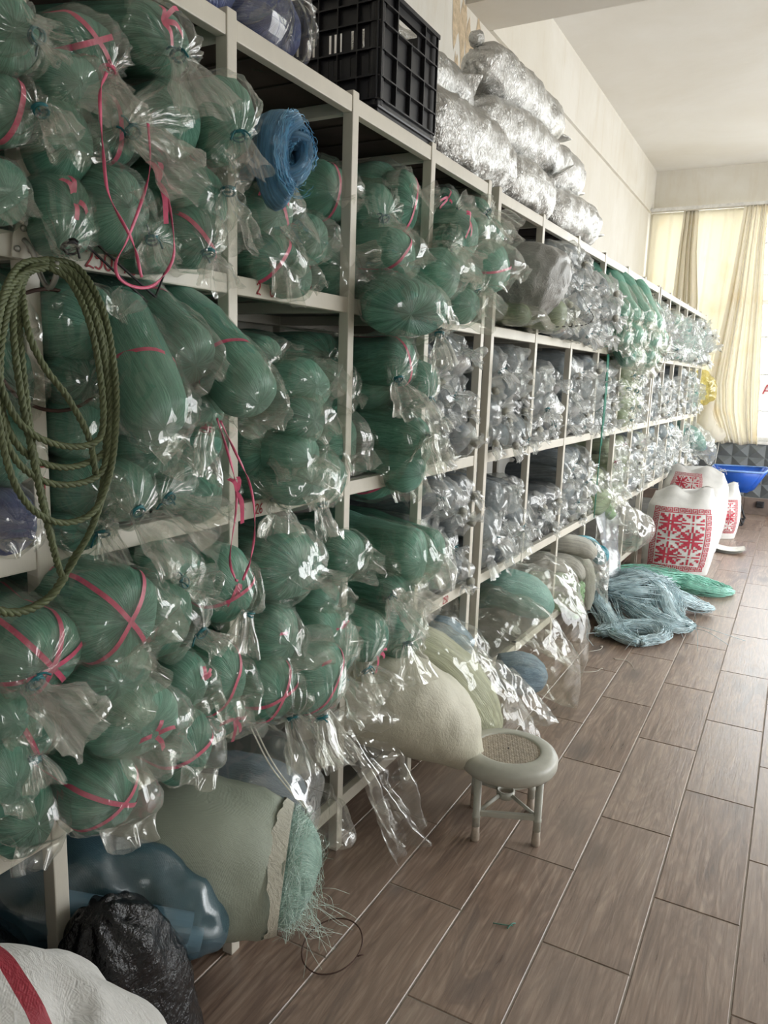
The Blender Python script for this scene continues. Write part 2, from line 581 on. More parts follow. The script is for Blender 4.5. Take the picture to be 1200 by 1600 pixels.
# wall with rectangular openings, built of blocks
def holed_wall(name, axis, pos0, pos1, lo, hi, holes, mat, label=None):
    mb = MB()
    def blk(a, b, c, d):
        if b - a < 1e-4 or d - c < 1e-4:
            return
        if axis == 'x':
            mb.box(pos0, pos1, a, b, c, d)
        else:
            mb.box(a, b, pos0, pos1, c, d)
    cur = lo
    for a, b, c, d in sorted(holes):
        blk(cur, a, 0, ZC)
        blk(a, b, 0, c)
        blk(a, b, d, ZC)
        cur = b
    blk(cur, hi, 0, ZC)
    return struct(mb.build(name, MATS[mat]), label)
holed_wall('wall_right', 'x', XR, XR + 0.2, Y0, YF, RIGHT_WIN, 'plaster_wall', 'cream wall with tall windows on the aisle side')
holed_wall('wall_far', 'y', YF, YF + 0.2, XW, XR, [FAR_WIN], 'plaster_wall', 'cream far wall above and around the curtained window')
holed_wall('wall_near', 'y', Y0 - 0.2, Y0, XW, XR, [BACK_FILL], 'plaster_wall')

def m_glass():
    t = NT('window_glass')
    tr = t.n.new('ShaderNodeBsdfTransparent')
    tr.inputs[0].default_value = (0.96, 0.97, 0.97, 1)
    gl = t.n.new('ShaderNodeBsdfGlossy')
    gl.inputs['Roughness'].default_value = 0.02
    mx = t.new('ShaderNodeMixShader', Fac=0.06)
    t.l.new(tr.outputs[0], mx.inputs[1])
    t.l.new(gl.outputs[0], mx.inputs[2])
    t.l.new(mx.outputs[0], t.out.inputs['Surface'])
m_glass()

# far window: frame, mullions, panes and an outside grille
def far_window():
    x0, x1, z0, z1 = FAR_WIN
    w = struct(empty('window_1', (0, YF, 0)), 'wide steel-framed window behind the cream curtains')
    mb = MB()
    fr = 0.05
    mb.box(x0, x1, 0.04, 0.10, z0, z0 + fr)
    mb.box(x0, x1, 0.04, 0.10, z1 - fr, z1)
    mb.box(x0, x1, 0.04, 0.10, 2.42, 2.47)
    xs = [x0, -0.98, -0.12, 0.75, 1.6, 2.3, x1 - fr]
    for x in xs:
        mb.box(x, x + fr, 0.038, 0.102, z0, z1)
    mb.build('window_frame', MATS['window_frame_white'], w)
    for a, b in zip(xs[:-1], xs[1:]):
        for c, d in ((z0 + fr, 2.42), (2.47, z1 - fr)):
            mb = MB()
            mb.box(a + fr, b, 0.066, 0.072, c, d)
            mb.build('window_pane', MATS['window_glass'], w)
    mb = MB()
    mb.box(x0, x1, -0.05, 0.04, z0 - 0.03, z0)
    mb.build('window_sill', MATS['window_frame_white'], w)
    for k in range(34):
        mb = MB()
        x = x0 + 0.07 + k * 0.14
        mb.tube([(x, 0.16, z0), (x, 0.16, z1)], 0.006, 6)
        mb.build('grille_bar', MATS['window_frame_white'], w, True)
    for z in (1.2, 1.62, 2.05, 2.75, 3.1):
        mb = MB()
        mb.box(x0, x1, 0.155, 0.165, z, z + 0.018)
        mb.build('grille_rail', MATS['window_frame_white'], w)
far_window()
k = 2
for a, b, c, d in RIGHT_WIN:
    w = struct(empty('window_%d' % k, (XR, 0, 0)), 'tall side window letting daylight into the aisle')
    k += 1
    mb = MB()
    for y in (a, (a + b) / 2 - 0.03, b - 0.06):
        mb.box(0.04, 0.10, y, y + 0.06, c, d)
    for z in (c, 2.4, d - 0.06):
        mb.box(0.041, 0.099, a, b, z, z + 0.06)
    mb.build('window_frame', MATS['window_frame_white'], w)

# dado panels with raised pyramids below the sill, skirting tiles
mb = MB()
mb.box(XW, XR, YF - 0.03, YF, 0.0, 0.83)
dado = struct(mb.build('trim_4', MATS['dado_grey']), 'grey dado of raised pyramid panels under the window')
pw, ph = 0.175, 0.155
py_me = bpy.data.meshes.new('pyramid_panel')
py_me.from_pydata([(0, 0, 0), (pw, 0, 0), (pw, 0, ph), (0, 0, ph), (pw / 2, -0.035, ph / 2)], [], [(0, 1, 4), (1, 2, 4), (2, 3, 4), (3, 0, 4)])
py_me.materials.append(MATS['dado_grey'])
for i in range(15):
    for j in range(4):
        o = bpy.data.objects.new('pyramid_panel', py_me)
        COL.objects.link(o)
        o.parent = dado
        o.location = (-1.35 + i * pw, YF - 0.03, 0.205 + j * ph)
sk = MB()
sk.box(XW, XR, YF - 0.04, YF - 0.03, 0, 0.2)
sk = struct(sk.build('baseboard_far', MATS['grout']), 'brown tiled skirting along the far wall')
for i in range(8):
    mb = MB()
    mb.box(XW + i * 0.42 + 0.11, XW + i * 0.42 + 0.525, YF - 0.052, YF - 0.04, 0.002, 0.198, 0.003)
    mb.build('skirting_tile', MATS['skirting_tile'], sk)
# small socket at the skirting
mb = MB()
mb.box(-0.33, -0.245, YF - 0.085, YF - 0.052, 0.09, 0.165, 0.01)
skb = mb.build('floor_socket', MATS['iron_black'])
mb = MB()
mb.lathe([(0.022, 0), (0.022, 0.008), (0.013, 0.008), (0.012, 0.003)], 16)
pl = mb.build('socket_ring', MATS['iron_black'], skb)
pl.rotation_euler = (math.radians(90), 0, 0)
pl.location = (-0.2875, YF - 0.083, 0.127)
tag(skb, 'small black socket on the brown skirting of the far wall', 'socket')

# ------------------------------------------------------------------ curtains
def m_curtain(name, col, tl=0.5):
    t = NT(name)
    v = t.coord('Object', (60, 60, 60))
    n = t.noise(v, 4, 2, 0.5)
    st = t.noise(t.coord('Object'), 2.5, 3, 0.6)
    c = t.mix(t.math('MULTIPLY', t.ramp(st, [(0.55, (0, 0, 0)), (0.75, (1, 1, 1))]), 0.4), col, tuple(x * y for x, y in zip(col, (0.9, 0.8, 0.6))))
    d = t.n.new('ShaderNodeBsdfDiffuse')
    l = t.n.new('ShaderNodeBsdfTranslucent')
    for q in (d, l):
        t.l.new(c, q.inputs[0])
        t.l.new(t.bump(n, 0.1, 0.002), q.inputs['Normal'])
    m = t.new('ShaderNodeMixShader', Fac=tl)
    t.l.new(d.outputs[0], m.inputs[1])
    t.l.new(l.outputs[0], m.inputs[2])
    t.l.new(m.outputs[0], t.out.inputs['Surface'])
m_curtain('curtain_sheer', (0.88, 0.84, 0.73), 0.55)
m_curtain('curtain_cream', (0.90, 0.86, 0.76), 0.50)

def curtain(name, mat, Y, keys, nfold, amp, label, nu=120, nz=60, seed=1):
    """keys: (z, x_left, x_right, depth_push) from top to bottom"""
    r = np.random.default_rng(seed)
    ks = np.array(keys)
    zs = np.linspace(ks[0, 0], ks[-1, 0], nz)
    s = np.linspace(0, 1, nu)
    ph = r.uniform(0, 6.28)
    warp = s + 0.03 * np.sin(s * 13 + ph) + 0.02 * np.sin(s * 29 + 1.3 * ph)
    vs = []
    for z in zs:
        t = (ks[0, 0] - z) / (ks[0, 0] - ks[-1, 0])
        xl = np.interp(-z, -ks[:, 0], ks[:, 1])
        xr = np.interp(-z, -ks[:, 0], ks[:, 2])
        dp = np.interp(-z, -ks[:, 0], ks[:, 3])
        x = xl + (xr - xl) * s
        a = amp * (0.7 + 0.6 * t)
        y = Y - dp - a * np.sin(2 * math.pi * nfold * warp + 0.8 * math.sin(3 * t)) - 0.4 * a * np.sin(2 * math.pi * nfold * 2.3 * warp + 2 * t)
        zz = z + 0.012 * np.sin(s * 11 + 5) * t
        vs += list(zip(x, y, np.full(nu, 0) + zz))
    fs = [(i * nu + k, i * nu + k + 1, (i + 1) * nu + k + 1, (i + 1) * nu + k) for i in range(nz - 1) for k in range(nu - 1)]
    o = link_mesh(name, vs, fs, MATS[mat])
    m = o.modifiers.new('thickness', 'SOLIDIFY')
    m.thickness = 0.002
    tag(o, label, 'curtain', 'curtains on the far window')
    return o
curtain('sheer_curtain', 'curtain_sheer', 9.80, [(3.46, -1.79, -0.78, 0), (2.45, -1.79, -0.82, 0), (1.0, -1.78, -0.9, 0.0)], 7, 0.012, 'thin sunlit cream sheer covering the left window panes', seed=3)
curtain('gathered_curtain', 'curtain_cream', 9.76, [(3.46, -1.44, -1.28, 0.0), (3.0, -1.46, -1.26, 0.0), (2.45, -1.47, -1.19, 0.02), (1.9, -1.49, -1.17, 0.02), (1.2, -1.48, -1.12, 0.02)], 4, 0.025, 'narrow bunched cream curtain in front of the left sheer', 60, 40, 5)
curtain('gathered_curtain', 'curtain_cream', 9.73, [(3.47, -0.80, -0.555, 0.0), (3.0, -0.83, -0.545, 0.0), (2.45, -0.87, -0.50, 0.03), (1.9, -0.93, -0.46, 0.05), (1.5, -0.97, -0.43, 0.07), (1.2, -0.93, -0.41, 0.05), (1.0, -0.84, -0.40, 0.03), (0.83, -0.77, -0.385, 0.02)], 6, 0.032, 'long gathered cream curtain hanging down to the blue wheelbarrow', 120, 70, 8)
# swag of the same cloth knotted aside at its left hem
def swag():
    pts = spline([(-0.93, 9.66, 1.32), (-0.97, 9.62, 1.12), (-0.92, 9.60, 0.98), (-0.82, 9.62, 0.93), (-0.74, 9.64, 0.96)], 22)
    mb = MB()
    r = [0.02 + 0.075 * math.sin(math.pi * min(1, 0.12 + 0.8 * k / 21)) for k in range(22)]
    mb.tube(pts, r, 22)
    v = np.array(mb.v)
    c = np.repeat(pts, 22, 0)
    d = v[:len(c)] - c
    v[:len(c)] = c + d * (1 + 0.35 * ridged(v[:len(c)] * 9, 3)[:, None])
    mb.v = [tuple(q) for q in v]
    o = mb.build('curtain_swag', MATS['curtain_cream'], None, True)
    tag(o, 'bundled cream curtain corner tucked aside above the sill', 'curtain')
swag()
rail = MB()
rail.box(-1.80, 2.9, 9.70, 9.82, 3.465, 3.50)
rail = rail.build('curtain_rail', MATS['window_frame_white'])
mb = MB()
for z in (3.46,):
    mb.box(-1.80, 2.9, 9.72, 9.735, 3.455, 3.468)
mb.build('rail_track', MATS['cream_paint'], rail)
tag(rail, 'long cream curtain rail across the top of the far window', 'curtain rail')

# sign outside seen through the right pane, red letters on white
m_plain('sign_white', (0.85, 0.85, 0.85), 0.6)
m_plain('sign_red', (0.45, 0.02, 0.04), 0.6)
sg = MB()
sg.box(-0.55, 0.45, 10.33, 10.36, 1.36, 1.56, 0.004)
sg = sg.build('window_sign', MATS['sign_white'])
tag(sg, 'white sign with red capital letters outside the far window', 'sign')
cu = bpy.data.curves.new('sign_text', 'FONT')
cu.body = 'ΑΡΑ'
cu.size = 0.15
cu.extrude = 0.002
tmp = bpy.data.objects.new('sign_text', cu)
COL.objects.link(tmp)
bpy.context.view_layer.update()
me = bpy.data.meshes.new_from_object(tmp.evaluated_get(bpy.context.evaluated_depsgraph_get()))
bpy.data.objects.remove(tmp)
tx = link_data('sign_lettering', me, MATS['sign_red'], sg)
tx.rotation_euler = (math.radians(90), 0, 0)
tx.location = (-0.43, 10.326, 1.405)

# ------------------------------------------------------------------ steel racks
ZL = [2.205, 1.685, 1.165, 0.635, 0.155]      # heights of the beams (centre)
PW = 0.032
D = 0.60                                      # rack depth
m_plain('shelf_board', (0.07, 0.052, 0.042), 0.8, 0.3, 0.25, 8)
m_plain('shelf_sheet', (0.20, 0.19, 0.17), 0.55, 0.4, 0.2, 8)
def rack(name, origin, ang, ys, label, legs, low=True):
    """local frame: front post line on x = 0, shelf runs along +y, back at x = -D"""
    r = empty(name, origin, ang)
    tag(r, label, 'rack', 'steel shelving racks along the left wall')
    for i, y in enumerate(ys):
        for x, nm in ((0.0, 'front_post'), (-D, 'back_post')):
            z0 = 0.0 if legs[i] else ZL[3] - 0.03
            mb = MB()
            mb.box(x - PW / 2, x + PW / 2, y - PW / 2, y + PW / 2, z0, ZL[0] + 0.035, 0.003)
            mb.build(nm, MATS['cream_paint'], r)
        if not legs[i]:
            mb = MB()       # short open leg under the bottom shelf
            mb.box(-PW / 2, PW / 2, y - PW / 2, y + PW / 2, 0.0, ZL[4] + 0.03, 0.003)
            mb.build('short_leg', MATS['cream_paint'], r)
            mb = MB()
            mb.box(-PW / 2 + 0.004, PW / 2 - 0.004, y - PW / 2 + 0.004, y + PW / 2 - 0.004, ZL[4] + 0.0295, ZL[4] + 0.0306)
            mb.build('leg_hollow_shade', MATS['iron_black'], r)  # black plate painted in for the shaded hollow of the tube
        for z in ZL:
            mb = MB()
            mb.box(-D + PW / 2, -PW / 2, y - 0.012, y + 0.012, z - 0.02, z + 0.012, 0.002)
            mb.build('cross_brace', MATS['cream_paint'], r)
    for a, b in zip(ys[:-1], ys[1:]):
        for q, z in enumerate(ZL):
            for x, nm in ((0.0, 'front_beam'), (-D, 'back_beam')):
                mb = MB()
                mb.box(x - 0.013, x + 0.0135, a + PW / 2, b - PW / 2, z - 0.021, z + 0.021, 0.003)
                mb.build(nm, MATS['cream_paint'], r)
            mb = MB()
            mb.box(-D + 0.014, -0.014, a + 0.002, b - 0.002, z + 0.0125, z + 0.0225)
            mb.build('shelf_board', MATS['shelf_board' if q == 0 else 'shelf_sheet'], r)
            if q == 0:
                for s in (0.33, 0.66):
                    mb = MB()
                    mb.box(-D + 0.014, -0.014, a + (b - a) * s - 0.004, a + (b - a) * s + 0.004, z + 0.0085, z + 0.0125)
                    mb.build('board_joint', MATS['wood_dark'], r)
    return r
XF = -1.152
ANG = -math.atan(0.0215)
R1 = [-0.15, 0.355, 0.86, 1.37, 1.88, 2.375, 2.885]
R2 = [3.0, 3.55, 4.13, 4.70, 5.30, 5.84, 6.38]
R3 = [6.46, 6.9, 7.36, 7.82, 8.28, 8.72, 9.15]
rack1 = rack('steel_rack', (XF, 0, 0), 0, R1, 'cream steel rack in the foreground packed with green net bags', [1, 0, 1, 0, 1, 0, 1])
rack2 = rack('steel_rack', (XF, 3.0, 0), ANG, [y - 3.0 for y in R2], 'cream steel rack in the middle packed with grey net bags', [1, 0, 1, 1, 0, 1, 1])
rack3 = rack('steel_rack', (XF + 0.0215 * (6.46 - 3), 6.46, 0), ANG, [y - 6.46 for y in R3], 'cream steel rack at the far end beside the curtained window', [1, 0, 1, 0, 1, 0, 1])
def rx(y):
    return XF + max(0.0, y - 3.0) * 0.0215
# ------------------------------------------------------------------ bagged net bundles
def grid_faces(n, m, close=True):
    fs = []
    for i in range(n - 1):
        for k in range(m if close else m - 1):
            l = (k + 1) % m
            fs.append((i * m + k, i * m + l, (i + 1) * m + l, (i + 1) * m + k))
    return fs

def set_attr(me, name, vals, kind):
    at = me.attributes.new(name, kind, 'POINT')
    if kind == 'FLOAT_VECTOR':
        at.data.foreach_set('vector', np.asarray(vals, np.float32).ravel())
    else:
        at.data.foreach_set('value', np.asarray(vals, np.float32).ravel())

def new_mesh(name, V, F, mat, smooth=True):
    me = bpy.data.meshes.new(name)
    me.from_pydata(np.asarray(V).tolist(), [], F)
    if smooth:
        me.polygons.foreach_set('use_smooth', [True] * len(me.polygons))
    me.materials.append(MATS[mat])
    me.update()
    return me

def frame(d):
    d = unit(d)
    h = unit(np.cross(np.array([0, 0, 1.0]), d))
    v = np.cross(d, h)
    return d, h, v

def lumps(P, seed, amp=0.10, fq=9.0):
    return 1 + amp * vnoise(P * fq + seed * 3.7, seed) + 0.4 * amp * vnoise(P * fq * 2.6 + seed, seed + 5)

def bundle_mesh(d, a, b, L, mat, seed, nu=28, nb=7, nc=9, twist=0.6, amp=0.12, fold=0.0):
    """hank of net: soft bolster running back along -d with a rounded front end"""
    d, h, v = frame(d)
    c = 0.85 * min(a, b)
    rows = []
    for s in np.linspace(-L, 0, nb)[:-1]:
        q = 1.0 - 0.25 * max(0.0, (-s / L - 0.75) / 0.25)
        rows.append((s, q))
    for th in np.linspace(0, math.pi / 2, nc):
        rows.append((c * math.sin(th), max(0.02, math.cos(th) ** 0.75)))
    u = np.linspace(0, 2 * math.pi, nu, endpoint=False)
    V, S = [], []
    for s, q in rows:
        sq = np.abs(np.cos(u)) ** 0.9 * np.sign(np.cos(u)), np.abs(np.sin(u)) ** 0.9 * np.sign(np.sin(u))
        P = d[None] * s + q * (a * sq[0][:, None] * h[None] + b * sq[1][:, None] * v[None])
        V.append(P)
        uu = u + twist * (s + L) / L
        S.append(np.stack([np.cos(uu) * 2.2, np.sin(uu) * 2.2, np.full(nu, (s + L) * 2.2 + seed)], 1))
    V = np.vstack(V)
    S = np.vstack(S)
    lm = lumps(V, seed, amp)
    ax = (V @ d)
    rad = V - ax[:, None] * d[None]
    gro = 1 + 0.035 * ridged(S * np.array([1.6, 1.6, 0.5]), seed, 2)
    V = ax[:, None] * d[None] * np.where(ax > 0, lm, 1)[:, None] + rad * (lm * gro)[:, None]
    me = new_mesh('net_bundle', V, grid_faces(len(rows), nu) + [tuple((len(rows) - 1) * nu + k for k in range(nu))], mat)
    set_attr(me, 'strand', S, 'FLOAT_VECTOR')
    return me

def push_out(V, d, a, b, m):
    """keep film outside the bundle"""
    d, h, v = frame(d)
    c = 0.85 * min(a, b)
    x, y, z = V @ d, V @ h, V @ v
    xs = np.where(x > 0, x / c, 0.0)
    rho = np.sqrt(xs ** 2 + (y / a) ** 2 + (z / b) ** 2) + 1e-6
    k = np.where(rho < m, m / rho, 1.0)
    X = np.where(x > 0, x * k, x)
    return X[:, None] * d[None] + (y * k)[:, None] * h[None] + (z * k)[:, None] * v[None]

def film_mesh(d, a, b, L, N, T, fanw, mat, seed, nu=64, nb=8, nq=17, nf=14, style='tied', crump=0.010, slack=1.09, fq=1.0):
    """plastic bag round the bundle. tied: gathered neck at N, then a fan along T. seam: flat sealed edge at N"""
    r = np.random.default_rng(seed)
    d, h, v = frame(d)
    N = np.asarray(N, float)
    T = np.asarray(T, float)
    tl = np.linalg.norm(T) + 1e-9
    t_ = T / tl
    # fan width axis: perpendicular to T, fan's broad face looks out of the shelf
    out = unit(np.array([0.8, -0.5, 0.25]) + r.normal(0, 0.35, 3))
    W = unit(np.cross(t_, out))
    if W @ h < 0:
        W = -W
    Bn = np.cross(W, t_)
    if Bn @ v < 0:
        Bn = -Bn
    rn = 0.007 + 0.085 * min(a, b)
    u = np.linspace(0, 2 * math.pi, nu, endpoint=False)
    cu, su = np.cos(u), np.sin(u)
    npl = int(r.integers(7, 12))
    pl = np.cos(npl * u + r.uniform(0, 6)) * 0.6 + np.cos((npl * 2 + 3) * u + r.uniform(0, 6)) * 0.5
    V, lay = [], []
    A, B = a * slack, b * slack
    for s in np.linspace(-min(L, 0.17), 0, nb)[:-1]:
        V.append(d[None] * s + A * cu[:, None] * h[None] + B * su[:, None] * v[None])
        lay.append(np.zeros(nu))
    dn = unit(N)
    ctrl = d * (0.75 * min(a, b))
    for t in np.linspace(0, 1, nq):
        c = (1 - t) ** 2 * 0 * d + 2 * t * (1 - t) * ctrl + t * t * N
        if style == 'tied':
            q = (1 - t ** 1.9) ** 0.62
            ra, rb = rn + (A - rn) * q, rn + (B - rn) * q
            U_, V_ = h, v
            # rings turn towards the tail direction near the neck
            w = t ** 2
            U_ = unit(h * (1 - w) + W * w)
            V_ = unit(v * (1 - w) + Bn * w)
            p = 0.34 * t ** 2.2
        else:
            q = (1 - t ** 2.4) ** 0.7
            ra = A * (1 - 0.30 * t * t)
            rb = 0.004 + (B - 0.004) * q
            w = t
            U_ = unit(h * (1 - w) + W * w)
            V_ = unit(v * (1 - w) + Bn * w)
            p = 0.03
        ring = ra * (cu)[:, None] * U_[None] + rb * (su)[:, None] * V_[None]
        V.append(c[None] + ring * (1 + p * pl)[:, None])
        lay.append(np.full(nu, 0.5 * t ** 3))
    edge = 1 + 0.16 * vnoise(np.stack([cu * 2, su * 0.7, np.full(nu, seed)], 1), seed)
    if style == 'tied':
        for t in np.linspace(0, 1, nf)[1:]:
            hw = rn * 0.9 + (fanw - rn) * t ** 0.75
            ht = rn * 0.8 + 0.20 * fanw * t ** 0.9
            sag = np.array([0, 0, -0.25 * tl * t * t * (1 - abs(t_[2]))])
            c = N + T * t + sag
            pf = np.cos(5 * u + seed) * 0.7 + 0.35 * pl * (1 - 0.7 * t)
            fold = pf * 0.28 * min(1, 0.4 + t)
            ring = hw * cu[:, None] * W[None] + (ht * su * (1 + 0.3 * pf) + fanw * 0.16 * t * np.cos(3 * u + seed))[:, None] * Bn[None]
            off = (edge - 1)[:, None] * T[None] * t
            V.append(c[None] + ring * (1 + fold)[:, None] + off)
            lay.append(0.75 + 0.5 * np.clip(pl, -0.6, 1))
    else:
        for t in np.linspace(0, 1, 4)[1:]:
            c = N + T * t
            ring = A * (0.70 - 0.12 * t) * cu[:, None] * W[None] + 0.004 * su[:, None] * Bn[None] + (0.22 * a * t * np.sin(3 * cu * 2 + seed))[:, None] * Bn[None]
            V.append(c[None] + ring + (edge - 1)[:, None] * T[None] * t)
            lay.append(np.full(nu, 0.45))
    rows = len(V)
    V = np.vstack(V)
    lay = np.concatenate(lay)
    # crumple
    nr = V - (V @ d)[:, None] * d[None] * 0.6
    nr = nr / (np.linalg.norm(nr, axis=1) + 1e-9)[:, None]
    Rm = np.array([[0.80, 0.36, -0.48], [-0.6, 0.48, -0.64], [0.0, 0.8, 0.6]])
    Vr = V * fq @ Rm + 0.02 * np.stack([vnoise(V * 14 + 5 * k, seed + 9 + k) for k in range(3)], 1)
    cr = ridged(Vr * 12 + seed * 1.7, seed, 2) + 0.65 * facet(Vr * 25 + seed, seed + 3)
    cf = facet(Vr * 52, seed + 4)
    V = V + nr * (crump * cr + 0.42 * crump * cf)[:, None]
    V = V + 0.85 * crump * np.stack([facet(Vr * 30 + 11 * k, seed + k) for k in range(3)], 1) * (0.35 + 1.5 * lay)[:, None]
    lay = lay + 0.35 * np.clip(cr - 0.6, 0, 1) + 0.3 * np.clip(cf - 0.35, 0, 1)
    nbody = (nb - 1 + nq - 2) * nu
    V[:nbody] = push_out(V[:nbody], d, a, b, 1.05)
    me = new_mesh('plastic_film', V, grid_faces(rows, nu), mat)
    set_attr(me, 'layers', lay, 'FLOAT')
    return me

def ribbon_mesh(d, a, b, L, kind, ang, seed, amp=0.12, width=0.009):
    """tape round the bundle. ring: round the body at distance ang; over: across the rounded end at angle ang"""
    d, h, v = frame(d)
    c = 0.85 * min(a, b)
    pts, sides = [], []
    if kind == 'ring':
        for th in np.linspace(0, 2 * math.pi, 33):
            pts.append(d * ang + 1.03 * (a * math.cos(th) * h + b * math.sin(th) * v))
            sides.append(d)
    else:
        w = math.cos(ang) * h + math.sin(ang) * v
        R = 1 / math.sqrt((math.cos(ang) / a) ** 2 + (math.sin(ang) / b) ** 2)
        sd = np.cross(d, w)
        for s in (-0.16, -0.08):
            pts.append(d * s * 1 - w * R * 1.03)
            sides.append(sd)
        for th in np.linspace(-math.pi / 2, math.pi / 2, 21):
            pts.append(d * c * math.cos(th) * 1.05 + w * R * 1.03 * np.sign(math.sin(th)) * abs(math.sin(th)) ** 0.8)
            sides.append(sd)
        for s in (-0.08, -0.16):
            pts.append(d * s + w * R * 1.03)
            sides.append(sd)
    pts = np.array(pts)
    pts = pts * lumps(pts, seed, amp)[:, None] * 1.02
    mb = MB()
    mb.strip(pts, sides, width)
    return new_mesh('ribbon', mb.v, mb.f, 'ribbon_pink')

def bow_mesh(P, d, size, seed):
    r = np.random.default_rng(seed)
    d, h, v = frame(d)
    mb = MB()
    for k in range(4):
        th = r.uniform(0, 6.28)
        w = math.cos(th) * h + math.sin(th) * v
        q = np.cross(d, w)
        ln = size * r.uniform(0.7, 1.3)
        pts = [P + d * 0.004, P + w * ln * 0.5 + d * (0.012), P + w * ln + d * 0.004 - np.array([0, 0, ln * 0.3])]
        mb.strip(spline(pts, 8), [q] * 8, [0.004] + [0.009] * 7)
    return new_mesh('ribbon_bow', mb.v, mb.f, 'ribbon_pink')

def tie_mesh(N, t, r, seed, mat='tie_teal'):
    t, h, v = frame(t)
    rg = np.random.default_rng(seed)
    mb = MB()
    pts = [N + r * (math.cos(a) * h + math.sin(a) * v) + t * 0.004 * math.sin(a) for a in np.linspace(0, 2 * math.pi, 13)[:-1]]
    mb.tube(pts, 0.0024, 6, False, True)
    pts = [N + (r * 0.9) * (math.cos(a) * h + math.sin(a) * v) + t * (0.006 + 0.003 * math.cos(a)) for a in np.linspace(0, 2 * math.pi, 13)[:-1]]
    mb.tube(pts, 0.0022, 6, False, True)
    for k in range(2):
        w = unit(rg.normal(0, 1, 3))
        e = N + r * unit(h * rg.normal() + v * rg.normal())
        mb.tube(spline([e, e + w * 0.012, e + w * 0.022 + np.array([0, 0, -0.006])], 6), 0.002, 5)
    return new_mesh('twist_tie', mb.v, mb.f, mat)

def bag_parts(d, a, b, L, N, T, fanw, net, film, rib, seed, style='tied', tie='tie_teal', nu=40, crump=0.010, slack=1.09, twist=0.6):
    """returns list of (name, mesh)"""
    out = [('net_bundle', bundle_mesh(d, a, b, L, net, seed, max(20, int(nu * 0.5)), twist=twist))]
    out.append(('plastic_film', film_mesh(d, a, b, L, N, T, fanw, film, seed, nu, style=style, crump=crump, slack=slack)))
    if style == 'tied' and tie:
        out.append(('twist_tie', tie_mesh(np.asarray(N, float), T, 0.008 + 0.08 * min(a, b), seed, tie)))
    for k, q in enumerate(rib or []):
        if q[0] == 'bow':
            dd, h, v = frame(d)
            P = dd * 0.85 * min(a, b) * 1.02 * 0.8 + q[1] * a * h + q[2] * b * v
            out.append(('ribbon_bow', bow_mesh(P, d, 0.045, seed + k)))
        else:
            out.append(('ribbon', ribbon_mesh(d, a, b, L, q[0], q[1], seed)))
    return out

def place(name, parts, loc, label, cat, group, rot=(0, 0, 0), scale=None):
    e = empty(name, tuple(float(q) for q in loc))
    e.rotation_euler = rot
    if scale:
        e.scale = scale
    tag(e, label, cat, group)
    for nm, me in parts:
        o = bpy.data.objects.new(nm, me)
        COL.objects.link(o)
        o.parent = e
    return e
